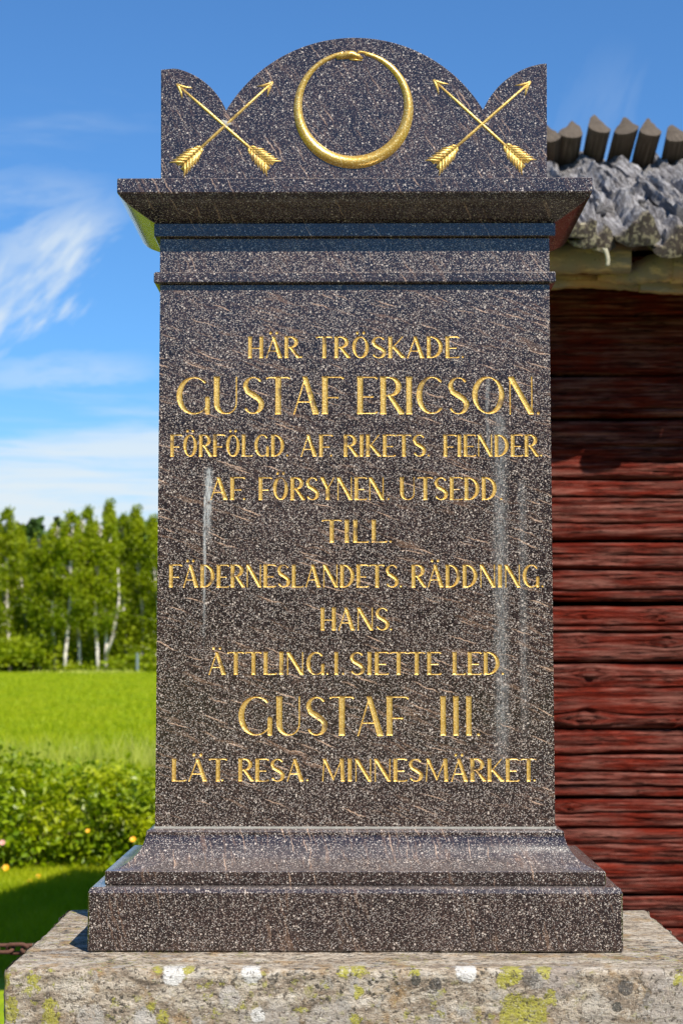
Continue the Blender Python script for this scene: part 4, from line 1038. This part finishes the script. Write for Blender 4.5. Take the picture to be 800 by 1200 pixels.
# a second layer of shorter splints wedged between them makes the broken surface
x = -.5; k = 0
while x < XR:
    yy = YE + random.uniform(.12, .9); vis = .5 < x < 1.6
    roof_log(x + random.uniform(-.02, .02), random.uniform(.07, .12), random.uniform(.7, 1.3), yy, ZE + .425 * (yy - YE) + .035, dF, .06, 300 + k, M['roofwood'], -1, .016, random.uniform(-.05, .05), .016 if vis else .05)
    x += .075 if vis else .15; k += 1
# back slope logs, whose heads jut above the ridge towards the viewer
heads = [(620, 165, .14), (645, 155, .12), (664, 146, .145), (697, 145, .135), (733, 143, .14), (765, 147, .135), (799, 150, .14), (832, 146, .14)]
dB = (0, 1, -SLOPE_R)
YH = YR - .36
def head_at(px, py): return at(px, py + 7, YH)
hx = []
for k, (px, py, wd) in enumerate(heads):
    e = head_at(px, py); hx.append(e.x)
    roof_log(e.x, wd * .80, 2.3, YH + random.uniform(-.03, .03), e.z + random.uniform(-.01, .01), dB, .10, 200 + k, M['ridgewood'], 0, .004, 0, .03)
zh = head_at(700, 147).z
x = hx[0] - .13
while x > -.60: roof_log(x, .13, 2.3, YH, zh, dB, .09, 400 + k, M['ridgewood'], 0, .004, 0, .1); x -= .138; k += 1
x = hx[-1] + .13
while x < XR + .3: roof_log(x, .13, 2.3, YH, zh, dB, .09, 400 + k, M['ridgewood'], 0, .004, 0, .1); x += .138; k += 1
# bark layer under the logs so that no light leaks in, eave poles, board
V = [(-.66, YE + .28, ZE + .06), (XR + .3, YE + .28, ZE + .06), (XR + .3, YR, ZR - .06), (-.66, YR, ZR - .06), (-.66, YE + .28, ZE + .03), (XR + .3, YE + .28, ZE + .03), (XR + .3, YR, ZR - .09), (-.66, YR, ZR - .09)]
o = mesh('bark_underlay', V, [(0, 1, 2, 3), (7, 6, 5, 4), (0, 4, 5, 1), (1, 5, 6, 2), (3, 7, 4, 0), (2, 6, 7, 3)], [M['bark']]); child(o, barn)
V = [(a, 2 * YR - b_, c_) for a, b_, c_ in V]
o = mesh('bark_underlay', V, [(3, 2, 1, 0), (4, 5, 6, 7), (1, 5, 4, 0), (2, 6, 5, 1), (0, 4, 7, 3), (3, 7, 6, 2)], [M['bark']]); child(o, barn)
def pole(p0, p1, r0, r1, name='eave_pole', seed=1, n=16):
    V, Fc = [], []; ps_ = []; rr_ = []
    for k in range(40):
        u = k / 39; ps_.append((p0[0] + (p1[0] - p0[0]) * u, p0[1] + (p1[1] - p0[1]) * u + .004 * math.sin(u * 9 + seed), p0[2] + (p1[2] - p0[2]) * u + .005 * math.sin(u * 7 + seed * 2))); rr_.append(r0 + (r1 - r0) * u + .002 * math.sin(u * 40 + seed))
    tube(V, Fc, ps_, rr_, n); o = mesh(name, V, Fc, [M['bark']], smooth=True); child(o, barn); o.data.set_sharp_from_angle(angle=math.radians(50)); return o
a = at(560, 307, 6.16); b_ = at(738, 302, 6.12); pole(a, b_, .062, .054, seed=2)
a = at(700, 327, 6.20); b_ = at(785, 312, 6.16); pole(a, b_, .014, .066, seed=4); c_ = b_; pole(c_, (XR + .2, 6.16, c_.z + .02), .066, .06, seed=5)
pole((-.6, 6.16, at(560, 307, 6.16).z), at(560, 307, 6.16), .055, .062, seed=7)
def wob_board(x0, x1, zt_, zb_, y, seed, th=.04):
    n = int((x1 - x0) / .02); V = []; Fc = []
    for i in range(n + 1):
        x = x0 + (x1 - x0) * i / n; dt = .006 * math.sin(x * 9 + seed) + random.uniform(-.002, .002); db = .005 * math.sin(x * 14 + seed * 2) + random.uniform(-.003, .003)
        V += [(x, y, zb_ + db), (x, y - .006, (zt_ + zb_) / 2), (x, y, zt_ + dt), (x, y + th, zt_ + dt), (x, y + th, zb_ + db)]
    for i in range(n):
        for k in range(5): a = i * 5 + k; b__ = i * 5 + (k + 1) % 5; Fc.append((a, a + 5, b__ + 5, b__))
    Fc += [tuple(range(5)), tuple(n * 5 + k for k in reversed(range(5)))]
    o = mesh('eave_board', V, Fc, [M['bark']]); fixn(o); child(o, barn)
wob_board(-.6, at(752, 330, 6.22).x, at(700, 322, 6.22).z, at(700, 336.5, 6.22).z, 6.22, 1)
wob_board(at(750, 330, 6.2).x, XR + .2, at(700, 320, 6.2).z, at(700, 341, 6.2).z, 6.2, 3)
# wall plate carrying the roof between eave and wall
box('wall_plate', XL, XR, YW - .01, YW + .2, zs[0] + .001, ZE + .08, M['red'], barn)
# curl of pale bark hanging from one roof log
V, Fc = [], []
for i in range(10):
    u = i / 9; p = at(708 + 4 * math.sin(u * 2.2) , 291 + 21 * u, YE - .03)
    for k in range(7):
        a = math.pi * k / 6; V.append((p.x + .010 * math.cos(a) * (1 - .3 * u), p.y - .008 * math.sin(a), p.z + .002 * math.sin(k * 2 + i)))
for i in range(9):
    for k in range(6): a = i * 7 + k; Fc.append((a, a + 1, a + 8, a + 7))
m, t = mat('pale_lichen_bark'); P = t.new('ShaderNodeTexCoord').outputs['Object']; b = principled(t, Base_Color=t.mix(t.noise(P, 90, 3), (.20, .19, .12), (.46, .43, .32)), Roughness=.95); finish(t, b)
o = mesh('bark_curl', V, Fc, [m], smooth=True); child(o, barn); md = o.modifiers.new('thick', 'SOLIDIFY'); md.thickness = .003
# painted colour of a sun fleck through the roof; applied to nothing
m, t = mat('painted_sun_fleck'); b = principled(t, Base_Color=(.42, .14, .08, 1), Roughness=.8); finish(t, b)

# ================================================================== CHAIN AND POSTS
m, t = mat('rusty_iron'); P = t.new('ShaderNodeTexCoord').outputs['Object']
b = principled(t, Base_Color=t.mix(t.noise(P, 160, 4, .7), (.045, .022, .016), (.17, .07, .04)), Roughness=.85, Metallic=.2, Normal=t.bump(t.noise(P, 300, 3), .5, .002)); finish(t, b); M['rust'] = m
PA = Vector((-1.75, 4.35, 0)); PB = Vector((-.20, 4.15, 0))
zc = at(12, 1111, 4.25).z
for p, lab in ((PA, 'rough granite chain post left of the plinth'), (PB, 'rough granite chain post hidden behind the plinth')):
    e = rough_box('chain_post', p.x - .09, p.x + .09, p.y - .09, p.y + .09, -.1, .93, M['granite'], .03, .008, .025, int(abs(p.x) * 10)); tag(e, lab, 'post', 'posts of the chain fence')
ch = empty('iron_chain', (PA.x, PA.y, 0)); tag(ch, 'rusty iron chain hanging behind the left corner of the plinth', 'chain')
def link_mesh():
    V, Fc = [], []; ns, nk = 20, 7; Lh, R, r = .013, .0135, .0052
    for i in range(ns):
        a = 2 * math.pi * i / ns; cx_ = Lh if math.cos(a) > 0 else -Lh
        for k in range(nk):
            b_ = 2 * math.pi * k / nk; q = R + r * math.cos(b_); V.append((cx_ + q * math.cos(a), q * math.sin(a), r * math.sin(b_)))
    for i in range(ns):
        for k in range(nk): Fc.append((i * nk + k, ((i + 1) % ns) * nk + k, ((i + 1) % ns) * nk + (k + 1) % nk, i * nk + (k + 1) % nk))
    return V, Fc
V, Fc = link_mesh(); lk = None
A = Vector((PA.x + .09, PA.y, .95)); B = Vector((PB.x - .09, PB.y, .95)); Ls = (B - A).length
sag_at = lambda u: 4 * u * (1 - u)
u12 = ((at(12, 1111, 4.25).x) - A.x) / (B.x - A.x); SAG = max(.01, (A.z - zc) / max(.05, sag_at(u12))); print('chain sag', SAG)
N = int(Ls * 1.02 / .0385)
for i in range(N):
    u = (i + .5) / N; p = A.lerp(B, u); p.z -= SAG * sag_at(u); dz_ = -SAG * 4 * (1 - 2 * u); dirv = Vector((B.x - A.x, B.y - A.y, dz_)).normalized()
    if lk is None: lk = mesh('link', V, Fc, [M['rust']], ch, smooth=True); o = lk
    else: o = lk.copy(); COL.objects.link(o)
    q = dirv.to_track_quat('X', 'Z').to_matrix() @ Matrix.Rotation(math.pi / 2 * (i % 2) + .5, 3, 'X')
    o.rotation_euler = q.to_euler(); o.location = p - ch.location
tris = sum(len(o.data.loops) - 2 * len(o.data.polygons) for o in bpy.data.objects if o.type == 'MESH')
print('tris', tris, 'objects', len(bpy.data.objects))
